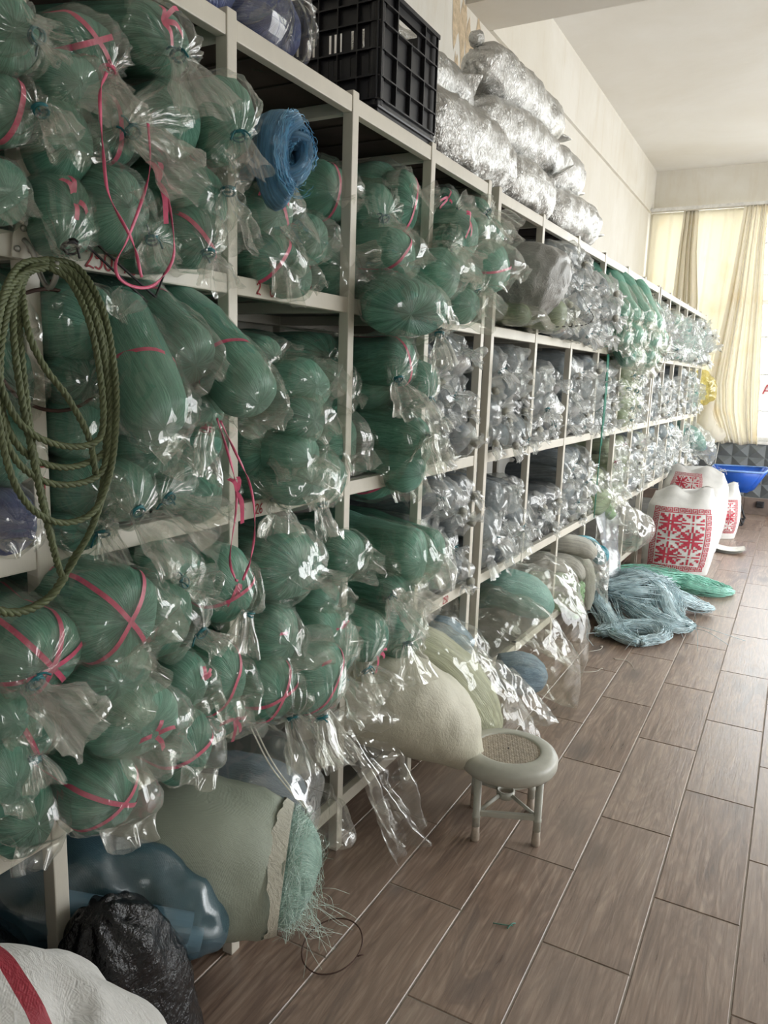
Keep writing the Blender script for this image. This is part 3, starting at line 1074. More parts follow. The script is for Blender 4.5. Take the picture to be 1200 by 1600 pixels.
# ------------------------------------------------------------------ green bags in the foreground rack
# compartment, front centre, axis, half width, half height, length, neck, tail, fan half width, style, net, tie, ribbons
NEAR = [
('A1',[-1.102,0.803,1.976],[0.979,-0.194,-0.061],0.051,0.057,0.4,[0.053,0.017,-0.002],[0.041,0.01,-0.008],0.03,'tied','green','tie_teal',[]),
('A1',[-1.102,0.802,1.87],[0.997,0.005,-0.074],0.041,0.053,0.4,[0.046,0.025,0.006],[0.04,-0.001,-0.041],0.029,'tied','green','tie_teal',[('over',1.3),('ring',-0.02)]),
('A1',[-1.092,0.779,1.746],[0.959,-0.24,-0.151],0.037,0.048,0.4,[0.045,-0.009,-0.016],[0.022,-0.0,-0.022],0.037,'seam','green','tie_teal',[]),
('A2',[-1.152,0.809,1.464],[0.976,-0.187,-0.115],0.044,0.072,0.4,[0.062,-0.003,-0.01],[0.02,0.005,-0.005],0.044,'seam','green','tie_teal',[]),
('A2',[-1.152,0.81,1.353],[0.992,-0.128,-0.009],0.043,0.059,0.4,[0.054,-0.006,-0.013],[0.015,-0.0,-0.015],0.043,'seam','green','tie_teal',[]),
('A2',[-1.132,0.788,1.239],[0.989,-0.149,-0.005],0.042,0.053,0.4,[0.049,-0.009,-0.014],[0.01,-0.004,-0.019],0.042,'seam','navy','tie_teal',[]),
('A2',[-1.172,0.829,1.567],[0.997,-0.079,-0.004],0.042,0.058,0.4,[0.05,-0.006,-0.015],[0.01,-0.004,-0.019],0.042,'seam','green','tie_teal',[]),
('A3',[-1.072,0.777,1.027],[0.977,-0.149,-0.154],0.078,0.07,0.4,[0.068,-0.049,-0.018],[0.103,0.017,-0.052],0.051,'tied','green','tie_teal',[('over',0.3),('over',1.2),('over',2.2)]),
('A3',[-1.092,0.764,0.878],[0.976,-0.217,0.012],0.05,0.043,0.4,[0.047,-0.016,-0.02],[0.027,-0.004,-0.036],0.026,'tied','green','tie_teal',[('over',1.9)]),
('A3',[-1.072,0.715,0.831],[0.973,-0.175,-0.15],0.039,0.069,0.4,[0.045,-0.012,-0.024],[0.008,-0.005,-0.019],0.039,'seam','green','tie_teal',[]),
('A3',[-1.102,0.764,0.727],[0.991,-0.127,-0.03],0.054,0.071,0.4,[0.056,-0.015,-0.021],[0.006,-0.015,-0.036],0.054,'seam','green','tie_teal',[]),
('A3',[-1.052,0.705,0.947],[0.998,-0.056,0.006],0.038,0.042,0.4,[0.046,-0.002,-0.009],[0.015,-0.0,-0.015],0.038,'seam','green','tie_teal',[]),
('B1',[-1.122,0.97,2.027],[0.997,-0.051,-0.056],0.062,0.045,0.4,[0.049,0.005,-0.044],[0.052,-0.013,-0.08],0.036,'tied','green','ribbon_pink',[('over',0.5),('over',2.5)]),
('B1',[-1.102,1.107,2.077],[0.99,-0.006,-0.141],0.074,0.058,0.4,[0.059,0.002,-0.029],[0.076,-0.011,-0.101],0.053,'tied','green','tie_teal',[('bow',-0.3,0.4)]),
('B1',[-1.102,0.911,1.94],[0.986,-0.12,-0.112],0.057,0.048,0.4,[0.062,-0.002,-0.011],[0.041,0.009,-0.014],0.057,'seam','green','tie_teal',[]),
('B1',[-1.102,0.897,1.852],[0.989,-0.138,-0.047],0.053,0.063,0.4,[0.055,-0.013,-0.02],[0.005,-0.008,-0.02],0.053,'seam','green','tie_teal',[]),
('B1',[-1.112,0.996,1.897],[0.99,-0.142,-0.01],0.056,0.058,0.4,[0.069,-0.006,-0.01],[0.033,0.003,-0.022],0.056,'seam','green','tie_teal',[('over',1.6)]),
('B1',[-1.092,1.137,1.955],[0.985,-0.162,-0.054],0.056,0.066,0.4,[0.057,-0.149,-0.069],[0.121,0.02,-0.061],0.045,'tied','green','tie_teal',[]),
('B1',[-1.082,1.265,1.984],[0.976,-0.195,-0.097],0.068,0.081,0.4,[0.066,-0.023,-0.037],[0.043,-0.015,-0.077],0.049,'tied','green','tie_teal',[('ring',-0.03)]),
('B1',[-1.102,0.895,1.741],[1.0,-0.013,0.018],0.049,0.064,0.4,[0.052,-0.029,-0.057],[0.017,0.0,-0.015],0.017,'tied','green','string_black',[('bow',-0.1,0.3)]),
('B1',[-1.092,0.989,1.765],[0.998,-0.061,-0.034],0.064,0.066,0.4,[0.082,0.001,-0.004],[0.021,0.006,-0.002],0.064,'seam','green','tie_teal',[]),
('B1',[-1.092,1.089,1.72],[1.0,0.019,0.003],0.045,0.047,0.4,[0.049,-0.054,0.003],[0.032,-0.008,-0.05],0.038,'tied','green','tie_teal',[]),
('B1',[-1.132,1.137,1.8],[0.972,-0.232,-0.041],0.038,0.032,0.4,[0.042,-0.005,-0.004],[0.02,0.005,-0.005],0.038,'seam','green','tie_teal',[]),
('B1',[-1.102,1.205,1.831],[0.998,-0.02,-0.057],0.077,0.067,0.4,[0.065,0.031,0.016],[0.051,-0.025,-0.106],0.046,'tied','green','tie_teal',[]),
('B1',[-1.082,1.178,1.748],[0.972,-0.226,-0.071],0.061,0.058,0.4,[0.058,-0.017,-0.03],[0.037,-0.009,-0.057],0.047,'tied','green','tie_teal',[('over',2.4)]),
('B2',[-1.132,0.945,1.567],[0.989,0.027,-0.143],0.07,0.072,0.4,[0.068,0.023,0.021],[0.026,0.009,0.036],0.025,'tied','green',None,[]),
('B2',[-0.952,0.95,1.428],[0.66,-0.331,-0.675],0.055,0.055,0.27,[0.048,-0.017,-0.047],[0.02,0.001,-0.018],0.055,'seam','green','tie_teal',[('ring',-0.09)]),
('B2',[-1.032,1.094,1.53],[0.854,-0.186,-0.486],0.061,0.061,0.3,[0.065,-0.01,-0.04],[0.017,0.001,-0.013],0.061,'seam','green','tie_teal',[('ring',-0.12)]),
('B2',[-0.952,1.185,1.462],[0.79,-0.174,-0.589],0.061,0.06,0.3,[0.056,-0.013,-0.05],[0.018,-0.004,-0.028],0.061,'seam','green','tie_teal',[('ring',-0.07)]),
('B2',[-1.132,0.941,1.476],[0.984,-0.179,-0.021],0.056,0.043,0.4,[0.056,-0.005,-0.007],[0.02,0.004,-0.008],0.056,'seam','green','tie_teal',[]),
('B2',[-1.152,0.956,1.389],[0.967,-0.248,-0.048],0.06,0.062,0.4,[0.072,-0.012,-0.012],[0.022,0.003,-0.013],0.06,'seam','green','tie_teal',[]),
('B2',[-1.092,1.061,1.345],[0.987,-0.155,-0.054],0.063,0.054,0.4,[0.07,-0.004,-0.008],[0.033,0.008,-0.009],0.063,'seam','green','tie_teal',[]),
('B2',[-1.072,1.183,1.423],[1.0,-0.006,0.017],0.069,0.049,0.4,[0.065,0.002,-0.01],[0.032,0.004,-0.019],0.069,'seam','green','tie_teal',[]),
('B2',[-1.102,1.195,1.342],[0.97,-0.193,-0.149],0.065,0.05,0.4,[0.052,-0.019,0.04],[0.029,-0.029,-0.091],0.045,'tied','green','ribbon_pink',[]),
('B2',[-1.152,0.959,1.271],[0.97,-0.239,-0.05],0.063,0.063,0.4,[0.076,-0.012,-0.013],[0.04,0.006,-0.024],0.063,'seam','green','tie_teal',[]),
('B2',[-1.102,1.005,1.27],[1.0,0.015,0.015],0.056,0.058,0.4,[0.057,-0.019,-0.03],[0.103,0.014,-0.061],0.058,'tied','green','tie_teal',[]),
('B2',[-1.102,1.124,1.276],[0.988,-0.086,-0.13],0.06,0.054,0.4,[0.055,-0.057,-0.023],[0.113,0.024,-0.039],0.052,'tied','green','tie_teal',[]),
('B2',[-1.152,1.258,1.221],[0.995,0.024,-0.098],0.066,0.062,0.4,[0.074,0.001,-0.02],[0.021,-0.0,-0.022],0.066,'seam','green','tie_teal',[]),
('B2',[-1.132,0.927,1.202],[1.0,0.018,0.001],0.052,0.039,0.4,[0.044,0.017,0.0],[0.043,-0.007,-0.058],0.035,'tied','green','tie_teal',[]),
('B3',[-1.052,0.914,1.063],[0.988,-0.155,-0.003],0.092,0.088,0.4,[0.107,-0.012,-0.017],[0.036,0.003,-0.028],0.092,'seam','green','tie_teal',[('over',0.9),('over',2.2)]),
('B3',[-1.072,1.065,1.012],[0.996,-0.077,-0.053],0.065,0.078,0.4,[0.064,0.045,-0.035],[0.047,0.008,-0.024],0.033,'tied','green','tie_teal',[('ring',-0.01)]),
('B3',[-1.062,0.917,0.937],[0.972,-0.233,0.015],0.086,0.057,0.4,[0.078,-0.007,-0.006],[0.044,0.01,-0.012],0.086,'seam','green','tie_teal',[]),
('B3',[-1.092,1.109,1.09],[0.982,-0.185,-0.045],0.072,0.054,0.4,[0.056,-0.017,-0.01],[0.064,0.021,0.011],0.042,'tied','green','tie_teal',[]),
('B3',[-1.102,1.289,1.017],[0.976,-0.194,-0.103],0.071,0.086,0.4,[0.068,0.006,-0.053],[0.001,-0.036,-0.071],0.046,'tied','green','tie_teal',[('over',0.4),('bow',0,0.4)]),
('B3',[-1.072,1.12,0.849],[0.992,-0.113,-0.061],0.056,0.065,0.4,[0.068,-0.007,-0.017],[0.016,-0.0,-0.017],0.056,'seam','green','tie_teal',[('bow',0.3,0.2)]),
('B3',[-1.072,1.23,0.822],[0.999,-0.033,0.018],0.066,0.086,0.4,[0.072,-0.01,-0.022],[0.013,-0.014,-0.042],0.066,'seam','green','tie_teal',[('over',1.0)]),
('B3',[-1.092,1.267,0.714],[0.966,-0.255,-0.047],0.062,0.045,0.4,[0.06,-0.006,0.001],[0.04,0.013,0.007],0.062,'seam','green','tie_teal',[('bow',0.2,0)]),
('B3',[-1.032,0.947,0.852],[0.974,-0.224,-0.045],0.085,0.068,0.4,[0.079,-0.018,-0.024],[0.026,-0.006,-0.039],0.085,'seam','green','tie_teal',[('bow',0.2,-0.3)]),
('B3',[-1.052,1.096,0.725],[0.991,-0.129,-0.037],0.062,0.081,0.4,[0.064,-0.017,-0.024],[0.005,-0.013,-0.031],0.062,'seam','green','tie_teal',[('over',0.3)]),
('B3',[-1.052,0.892,0.726],[0.99,-0.086,-0.109],0.071,0.078,0.4,[0.079,-0.011,-0.028],[0.02,-0.01,-0.041],0.071,'seam','green','tie_teal',[('over',0.6),('over',2.6)]),
('C1',[-1.152,1.495,1.856],[0.957,-0.252,-0.143],0.073,0.076,0.4,[0.084,-0.018,-0.026],[0.041,-0.001,-0.042],0.073,'seam','green','tie_teal',[('bow',-0.1,0.5)]),
('C1',[-1.132,1.499,1.756],[0.963,-0.254,-0.09],0.073,0.056,0.4,[0.059,-0.02,-0.025],[0.022,-0.022,-0.069],0.073,'seam','green','tie_teal',[('over',1.0)]),
('C1',[-1.102,1.545,1.717],[0.99,-0.132,-0.053],0.048,0.047,0.4,[0.057,-0.005,-0.01],[0.022,0.002,-0.015],0.048,'seam','green','tie_teal',[]),
('C1',[-1.272,1.916,2.004],[0.97,-0.21,-0.123],0.105,0.084,0.4,[0.107,-0.014,-0.026],[0.027,0.004,-0.016],0.105,'seam','green','tie_teal',[('over',1.5)]),
('C1',[-1.242,1.921,1.784],[0.994,-0.017,-0.112],0.099,0.094,0.4,[0.117,0.008,0.001],[0.052,0.018,0.023],0.099,'seam','green','tie_teal',[('ring',0.0)]),
('C1',[-1.132,1.64,1.822],[0.973,-0.232,-0.013],0.057,0.06,0.4,[0.069,-0.011,-0.011],[0.023,0.002,-0.016],0.057,'seam','green','tie_teal',[]),
('C2',[-1.192,1.541,1.536],[0.989,-0.064,-0.135],0.06,0.049,0.4,[0.065,0.002,-0.009],[0.037,0.01,-0.004],0.06,'seam','green','tie_teal',[]),
('C2',[-1.112,1.593,1.465],[0.98,-0.199,-0.015],0.082,0.067,0.4,[0.085,-0.01,-0.013],[0.03,0.004,-0.018],0.082,'seam','green','tie_teal',[]),
('C2',[-1.312,1.955,1.548],[0.985,-0.169,-0.037],0.118,0.068,0.4,[0.083,-0.017,-0.033],[0.016,-0.006,-0.029],0.118,'seam','green','tie_teal',[]),
('C2',[-1.232,1.913,1.456],[0.988,-0.06,-0.14],0.067,0.083,0.4,[0.082,-0.004,-0.027],[0.023,-0.0,-0.023],0.067,'seam','green','tie_teal',[]),
('C2',[-1.212,1.905,1.301],[0.999,0.015,-0.038],0.084,0.088,0.4,[0.097,-0.002,-0.025],[0.028,-0.007,-0.043],0.084,'seam','green','tie_teal',[]),
('C2',[-1.092,1.561,1.382],[0.991,-0.137,-0.006],0.067,0.063,0.4,[0.077,-0.007,-0.012],[0.028,0.003,-0.019],0.067,'seam','green','tie_teal',[]),
('C2',[-1.192,1.565,1.377],[0.971,-0.239,-0.026],0.065,0.068,0.4,[0.076,-0.016,-0.016],[0.02,-0.0,-0.02],0.065,'seam','green','tie_teal',[]),
('C2',[-1.182,1.49,1.306],[0.997,-0.005,-0.079],0.053,0.08,0.4,[0.055,0.013,0.014],[0.074,0.005,-0.059],0.057,'tied','green','tie_teal',[]),
('C2',[-1.092,1.541,1.293],[0.988,-0.033,-0.152],0.067,0.059,0.4,[0.076,0.002,-0.017],[0.041,0.008,-0.018],0.067,'seam','green','tie_teal',[]),
('C2',[-1.082,1.549,1.229],[0.985,-0.173,-0.009],0.085,0.06,0.4,[0.075,-0.01,-0.019],[0.024,-0.001,-0.025],0.085,'seam','green','tie_teal',[]),
('C2',[-1.172,1.519,1.224],[0.972,-0.209,-0.107],0.068,0.06,0.4,[0.06,-0.022,-0.033],[0.039,-0.02,-0.083],0.071,'tied','green','tie_teal',[]),
('C2',[-1.172,1.805,1.2],[0.97,-0.237,-0.047],0.069,0.072,0.4,[0.067,-0.107,-0.049],[0.038,-0.019,-0.081],0.055,'tied','green','tie_teal',[]),
('C3',[-1.112,1.52,1.023],[0.969,-0.224,-0.104],0.108,0.093,0.4,[0.118,-0.013,-0.018],[0.055,0.013,-0.015],0.108,'seam','green','tie_teal',[]),
('C3',[-1.082,1.755,0.998],[0.991,-0.129,-0.045],0.067,0.067,0.4,[0.084,-0.004,-0.008],[0.042,0.01,-0.011],0.067,'seam','green','tie_teal',[]),
('C3',[-1.102,1.692,0.88],[0.986,-0.142,-0.085],0.067,0.05,0.4,[0.067,-0.003,-0.009],[0.029,0.007,-0.008],0.067,'seam','green','tie_teal',[]),
('C3',[-1.082,1.654,0.808],[0.964,-0.215,-0.153],0.073,0.069,0.4,[0.086,-0.009,-0.013],[0.036,0.01,-0.004],0.073,'seam','green','tie_teal',[('bow',0.4,0.2)]),
('C3',[-1.112,1.474,0.833],[0.996,0.026,-0.082],0.075,0.092,0.4,[0.099,0.01,-0.001],[0.065,0.021,0.012],0.075,'seam','green','tie_teal',[('bow',0,0.2)]),
('C3',[-1.092,1.433,0.72],[0.98,-0.199,-0.025],0.081,0.088,0.4,[0.076,0.012,-0.062],[0.074,-0.011,-0.099],0.061,'tied','green','tie_teal',[('over',1.0),('over',0.2)]),
('C3',[-1.052,1.581,0.712],[0.999,-0.046,0.013],0.09,0.1,0.4,[0.082,-0.075,-0.066],[0.069,-0.01,-0.092],0.054,'tied','green','tie_teal',[('over',0.9),('bow',0,0.5)]),
('C3',[-1.082,1.731,0.739],[0.98,-0.164,-0.117],0.076,0.083,0.4,[0.072,-0.072,-0.065],[0.099,0.016,-0.05],0.061,'tied','green','tie_teal',[]),
('D1',[-1.272,2.249,2.087],[1.0,-0.013,0.015],0.105,0.072,0.4,[0.099,0.005,-0.011],[0.032,0.006,-0.014],0.105,'seam','green','tie_teal',[]),
('D1',[-1.222,2.118,1.972],[0.988,-0.027,-0.15],0.087,0.095,0.4,[0.08,-0.056,-0.019],[0.058,-0.009,-0.078],0.055,'tied','green','tie_teal',[('bow',0.3,-0.4)]),
('D1',[-1.172,2.231,2.015],[0.986,-0.115,-0.123],0.058,0.102,0.4,[0.079,0.002,0.011],[0.038,0.014,0.028],0.058,'seam','green','tie_teal',[('over',1.3)]),
('D1',[-1.212,2.119,1.785],[0.983,-0.095,-0.155],0.079,0.079,0.4,[0.074,-0.065,0.012],[0.084,0.02,-0.023],0.056,'tied','green','tie_teal',[]),
('D1',[-1.092,2.025,1.846],[0.972,-0.227,-0.067],0.07,0.069,0.4,[0.081,-0.016,-0.02],[0.028,-0.001,-0.029],0.07,'seam','green','tie_teal',[('over',0.9)]),
('D1',[-1.012,1.967,1.683],[0.642,-0.707,-0.296],0.116,0.08,0.3,[0.075,0.074,-0.062],[0.029,-0.029,-0.091],0.043,'tied','green','tie_teal',[]),
('D1',[-1.212,2.432,1.911],[0.965,-0.255,-0.061],0.073,0.068,0.4,[0.085,-0.011,-0.003],[0.036,0.011,0.001],0.073,'seam','green','tie_teal',[]),
('D2',[-1.232,2.171,1.49],[0.999,0.012,-0.05],0.097,0.109,0.4,[0.125,0.008,-0.013],[0.042,0.01,-0.011],0.097,'seam','green','tie_teal',[('bow',0.5,-0.3)]),
('D2',[-1.102,2.086,1.537],[0.974,-0.226,0.015],0.069,0.077,0.4,[0.067,-0.104,-0.047],[0.07,-0.011,-0.093],0.066,'tied','green','tie_teal',[('over',1.9)]),
('D2',[-1.092,2.227,1.471],[0.992,-0.126,-0.019],0.064,0.077,0.4,[0.063,-0.052,-0.042],[0.058,-0.014,-0.089],0.045,'tied','green','tie_teal',[]),
('D2',[-1.232,2.224,1.323],[0.971,-0.198,-0.134],0.104,0.089,0.4,[0.114,-0.011,-0.022],[0.057,0.012,-0.02],0.104,'seam','green','tie_teal',[('over',1.2)]),
('D2',[-1.222,2.206,1.196],[0.977,-0.214,-0.017],0.114,0.108,0.4,[0.122,-0.027,-0.03],[0.037,-0.009,-0.056],0.114,'seam','green','tie_teal',[('over',0.7)]),
('D2',[-1.092,2.187,1.288],[0.987,-0.023,-0.157],0.078,0.086,0.4,[0.093,-0.002,-0.03],[0.036,-0.001,-0.037],0.078,'seam','green','tie_teal',[]),
('D2',[-1.092,2.163,1.197],[0.991,-0.098,-0.087],0.073,0.072,0.4,[0.069,0.01,0.117],[0.054,-0.027,-0.112],0.041,'tied','green','tie_teal',[]),
('D3',[-1.202,2.172,0.876],[0.98,-0.192,-0.048],0.115,0.119,0.4,[0.139,-0.018,-0.025],[0.043,0.005,-0.03],0.115,'seam','green','tie_teal',[('bow',0.4,0.2)]),
('D3',[-1.082,2.162,0.902],[0.987,-0.141,-0.074],0.079,0.106,0.4,[0.099,-0.011,-0.029],[0.032,-0.001,-0.032],0.079,'seam','green','tie_teal',[]),
('D3',[-1.192,2.101,0.746],[1.0,-0.013,-0.02],0.075,0.117,0.4,[0.094,-0.004,-0.029],[0.022,-0.003,-0.029],0.075,'seam','green','tie_teal',[('over',1.2)]),
('D3',[-1.082,2.319,0.886],[0.964,-0.224,-0.142],0.069,0.093,0.4,[0.075,-0.022,-0.035],[0.023,-0.016,-0.057],0.069,'seam','green','tie_teal',[]),
('D3',[-1.082,2.078,0.707],[0.99,-0.014,-0.143],0.087,0.082,0.4,[0.076,-0.149,0.146],[0.131,0.025,-0.056],0.099,'tied','green','tie_teal',[]),
('D3',[-1.072,1.883,0.724],[0.984,-0.121,-0.13],0.081,0.076,0.4,[0.072,-0.103,-0.052],[0.082,0.009,-0.056],0.069,'tied','green','tie_teal',[('bow',0,-0.4)]),
('D3',[-1.072,2.129,0.672],[0.986,-0.162,-0.043],0.084,0.093,0.4,[0.078,-0.099,0.004],[0.049,-0.024,-0.102],0.076,'tied','green','tie_teal',[]),
('D3',[-1.092,2.098,0.807],[0.978,-0.175,-0.11],0.083,0.068,0.4,[0.086,-0.009,-0.02],[0.031,0.004,-0.018],0.083,'seam','green','tie_teal',[]),
('E1',[-1.212,2.624,2.1],[0.981,-0.139,-0.134],0.072,0.061,0.4,[0.061,-0.005,-0.022],[0.054,0.02,0.029],0.051,'tied','green','tie_teal',[('bow',-0.6,0.3)]),
('E1',[-1.102,2.521,1.98],[0.994,-0.055,-0.091],0.078,0.078,0.4,[0.092,-0.005,-0.024],[0.038,-0.001,-0.039],0.078,'seam','green','tie_teal',[('bow',-0.5,0.5)]),
('E1',[-1.182,2.843,2.099],[0.984,-0.098,-0.15],0.071,0.076,0.4,[0.068,-0.03,0.013],[0.105,0.015,-0.062],0.054,'tied','green','tie_teal',[]),
('E1',[-1.082,2.316,1.823],[0.996,-0.088,-0.019],0.092,0.087,0.4,[0.109,-0.003,-0.012],[0.035,0.007,-0.015],0.092,'seam','green','tie_teal',[]),
('E1',[-1.102,2.801,1.907],[0.986,-0.078,-0.15],0.102,0.09,0.4,[0.109,-0.007,-0.035],[0.019,-0.0,-0.02],0.102,'seam','green','tie_teal',[('over',0.3)]),
('E1',[-1.192,2.957,2.043],[0.968,-0.246,-0.046],0.096,0.079,0.4,[0.099,-0.015,-0.018],[0.047,0.007,-0.028],0.096,'seam','green','tie_teal',[]),
('E1',[-1.102,2.442,1.918],[0.985,-0.173,0.011],0.067,0.071,0.4,[0.065,-0.133,-0.039],[0.093,0.022,-0.025],0.056,'tied','green','tie_teal',[]),
('E1',[-1.122,2.656,1.844],[0.985,-0.13,-0.114],0.078,0.062,0.4,[0.061,-0.041,-0.044],[0.057,-0.001,-0.058],0.051,'tied','green','tie_teal',[]),
('E1',[-1.092,2.551,1.744],[0.981,-0.185,-0.053],0.085,0.065,0.4,[0.084,-0.009,-0.016],[0.055,0.008,-0.033],0.085,'seam','green','tie_teal',[]),
]

BAYN = {'A': 'first bay', 'B': 'second bay', 'C': 'third bay', 'D': 'fourth bay', 'E': 'fifth bay'}
LEVN = {'1': 'top shelf', '2': 'second shelf', '3': 'third shelf'}
ORD = ['first', 'second', 'third', 'fourth', 'fifth', 'sixth', 'seventh', 'eighth', 'ninth', 'tenth', 'eleventh', 'twelfth', 'thirteenth', 'fourteenth', 'fifteenth', 'sixteenth', 'seventeenth', 'eighteenth', 'nineteenth', 'twentieth']
def near_bags():
    comps = {}
    for r in NEAR:
        comps.setdefault(r[0], []).append(r)
    for comp, rows in comps.items():
        rows = sorted(rows, key=lambda r: -r[1][2])
        for k, (c, C, d, a, b, L, N, T, fw, style, net, tie, rib) in enumerate(rows):
            seed = int(abs(C[1]) * 977 + C[2] * 3511) % 5000
            film = 'film_hazy' if seed % 4 == 0 else 'film_clear'
            parts = bag_parts(d, a, b, L, N, T, fw, 'net_' + net, film, rib, seed, style, tie, nu=64, crump=0.010)
            look = ('dark blue' if net == 'navy' else 'green') + ' net bag'
            feat = ' with pink tape' if rib else (' with tied plastic tail' if style == 'tied' else ' with loose plastic end')
            lab = '%s%s, %s highest on %s of %s' % (look, feat, ORD[k], LEVN[c[1]], BAYN[c[0]])
            place('green_net_bag' if net == 'green' else 'navy_net_bag', parts, C, lab, 'bag', 'green net bags in the foreground rack')
near_bags()
# ------------------------------------------------------------------ bags further along: a small library of variants, copied
def lump_mesh(name, r, mat, seed, n=12, squash=(1, 1, 1)):
    V, F = [], []
    for i in range(n // 2 + 1):
        th = math.pi * i / (n // 2)
        for k in range(n):
            a = 2 * math.pi * k / n
            V.append((r * math.sin(th) * math.cos(a), r * math.sin(th) * math.sin(a), r * math.cos(th)))
    V = np.array(V) * np.array(squash)
    V = V * (1 + 0.22 * vnoise(V / r * 1.7 + seed, seed))[:, None]
    me = new_mesh(name, V, grid_faces(n // 2 + 1, n), mat)
    set_attr(me, 'strand', V * 40, 'FLOAT_VECTOR')
    return me

def variant(net, film, seed, a=0.062, b=0.056, L=0.30, nu=48, knot=None, droop=None, tail=1.0, tie='tie_teal'):
    r = np.random.default_rng(seed)
    d = np.array([1.0, r.uniform(-0.15, 0.1), r.uniform(-0.2, 0.05)]) if droop is None else np.array(droop)
    d = unit(d)
    style = 'tied' if r.random() < 0.7 else 'seam'
    N = d * (min(a, b) * r.uniform(1.1, 1.5)) + np.array([0, r.uniform(-0.4, 0.3) * a, r.uniform(-0.5, 0.3) * b])
    T = unit(np.array([r.uniform(0.3, 1), r.uniform(-0.7, 0.7), r.uniform(-1.0, 0.35)])) * r.uniform(0.035, 0.07) * tail
    parts = [('net_bundle', bundle_mesh(d, a, b, L, net, seed, 22, nb=5, nc=7, amp=0.22, twist=1.2)),
             ('plastic_film', film_mesh(d, a, b, L, N, T, r.uniform(0.025, 0.04) * tail, film, seed, nu, nb=7, nq=15, nf=10, style=style, crump=0.0125, slack=1.12, fq=1.6))]
    if knot and r.random() < 0.5:
        me = lump_mesh('knot', 0.017, knot, seed)
        V = np.array([v.co[:] for v in me.vertices]) + N * 1.08 + np.array([0.012, 0, -0.004])
        me.vertices.foreach_set('co', V.astype(np.float32).ravel())
        parts.append(('knot', me))
    elif style == 'tied' and tie and r.random() < 0.5:
        parts.append(('twist_tie', tie_mesh(N, T, 0.012, seed, tie)))
    return parts

LIB = {
    'grey': [variant('net_grey', 'film_grey', 100 + k, knot='net_cream') for k in range(9)],
    'dark': [variant('net_dark', 'film_grey', 140 + k, 0.07, 0.062, 0.36, knot='net_cream') for k in range(4)],
    'green': [variant('net_green', 'film_clear', 170 + k) for k in range(4)],
    'teal': [variant('net_teal', 'film_grey', 190 + k) for k in range(4)],
    'sausage': [variant('net_green', 'film_clear', 210 + k, 0.062, 0.06, 0.30, droop=(0.62, -0.12 + 0.1 * k, -0.75)) for k in range(4)],
    'olive': [variant('net_olive', 'film_clear', 230 + k, 0.085, 0.06, 0.3, droop=(0.97, -0.1, -0.2)) for k in range(4)],
    'lime': [variant('net_lime', 'film_grey', 250 + k, 0.055, 0.05, tie='ribbon_pink') for k in range(5)],
    'sky': [variant('net_sky', 'film_grey', 270 + k) for k in range(4)],
}
LOOK = {'grey': 'crumpled grey net bag', 'dark': 'dark grey net bag', 'green': 'small green net bag', 'teal': 'teal net bag', 'sausage': 'long drooping green net bag',
        'olive': 'olive green net bag', 'lime': 'pale lime net bag', 'sky': 'pale blue net bag'}
NAMEK = {'grey': 'grey_net_bag', 'dark': 'dark_net_bag', 'green': 'green_net_bag', 'teal': 'teal_net_bag', 'sausage': 'long_net_bag', 'olive': 'olive_net_bag', 'lime': 'lime_net_bag', 'sky': 'blue_net_bag'}
BAYF = {'E': (2.375, 2.885, 'fifth'), 'F': (3.0, 3.55, 'sixth'), 'G': (3.55, 4.13, 'seventh'), 'H': (4.13, 4.70, 'eighth'), 'I': (4.70, 5.30, 'ninth'), 'J': (5.30, 5.84, 'tenth'), 'K': (5.84, 6.38, 'eleventh')}
for k in range(6):
    BAYF['LMNOPQ'[k]] = (R3[k], R3[k + 1], ['twelfth', 'thirteenth', 'fourteenth', 'fifteenth', 'sixteenth', 'seventeenth'][k])
ROWN = ['bottom row', 'second row', 'third row', 'fourth row', 'top row']
LEVW = {1: 'top shelf', 2: 'second shelf', 3: 'third shelf', 4: 'bottom shelf'}
# compartment fillings: bay, level, columns, rows, mix of kinds, first row height offset
FILL = [
    ('E', 2, 3, 4, 'grey'), ('E', 3, 3, 4, 'grey dark'),
    ('F', 2, 3, 4, 'grey'), ('F', 3, 3, 3, 'dark grey'),
    ('G', 1, 3, 4, 'grey'), ('G', 2, 3, 3, 'grey dark'), ('G', 3, 3, 2, 'dark'),
    ('H', 1, 3, 3, 'grey'), ('H', 2, 3, 4, 'grey'), ('H', 3, 3, 4, 'grey'),
    ('I', 1, 3, 3, 'sausage green'), ('I', 2, 3, 4, 'grey'), ('I', 3, 3, 2, 'lime olive'),
    ('J', 1, 3, 3, 'sausage'), ('J', 2, 2, 4, 'olive'), ('J', 3, 3, 4, 'lime'),
    ('K', 1, 3, 3, 'grey teal'), ('K', 2, 3, 4, 'grey'), ('K', 3, 3, 4, 'grey lime'),
    ('L', 1, 2, 2, 'dark teal'), ('L', 2, 2, 3, 'grey'), ('L', 3, 2, 4, 'sky grey'),
    ('M', 1, 2, 3, 'teal'), ('M', 2, 2, 3, 'grey'), ('M', 3, 2, 4, 'grey sky'),
    ('N', 1, 2, 3, 'teal grey'), ('N', 2, 2, 3, 'grey'), ('N', 3, 2, 4, 'sky grey'),
    ('O', 1, 2, 3, 'grey teal'), ('O', 2, 2, 4, 'grey'), ('O', 3, 2, 4, 'grey'),
    ('P', 1, 2, 4, 'teal grey'), ('P', 2, 2, 4, 'grey teal'), ('P', 3, 2, 4, 'teal sky'),
    ('Q', 1, 2, 3, 'grey'), ('Q', 2, 2, 3, 'teal grey'), ('Q', 3, 2, 3, 'teal grey'),
]
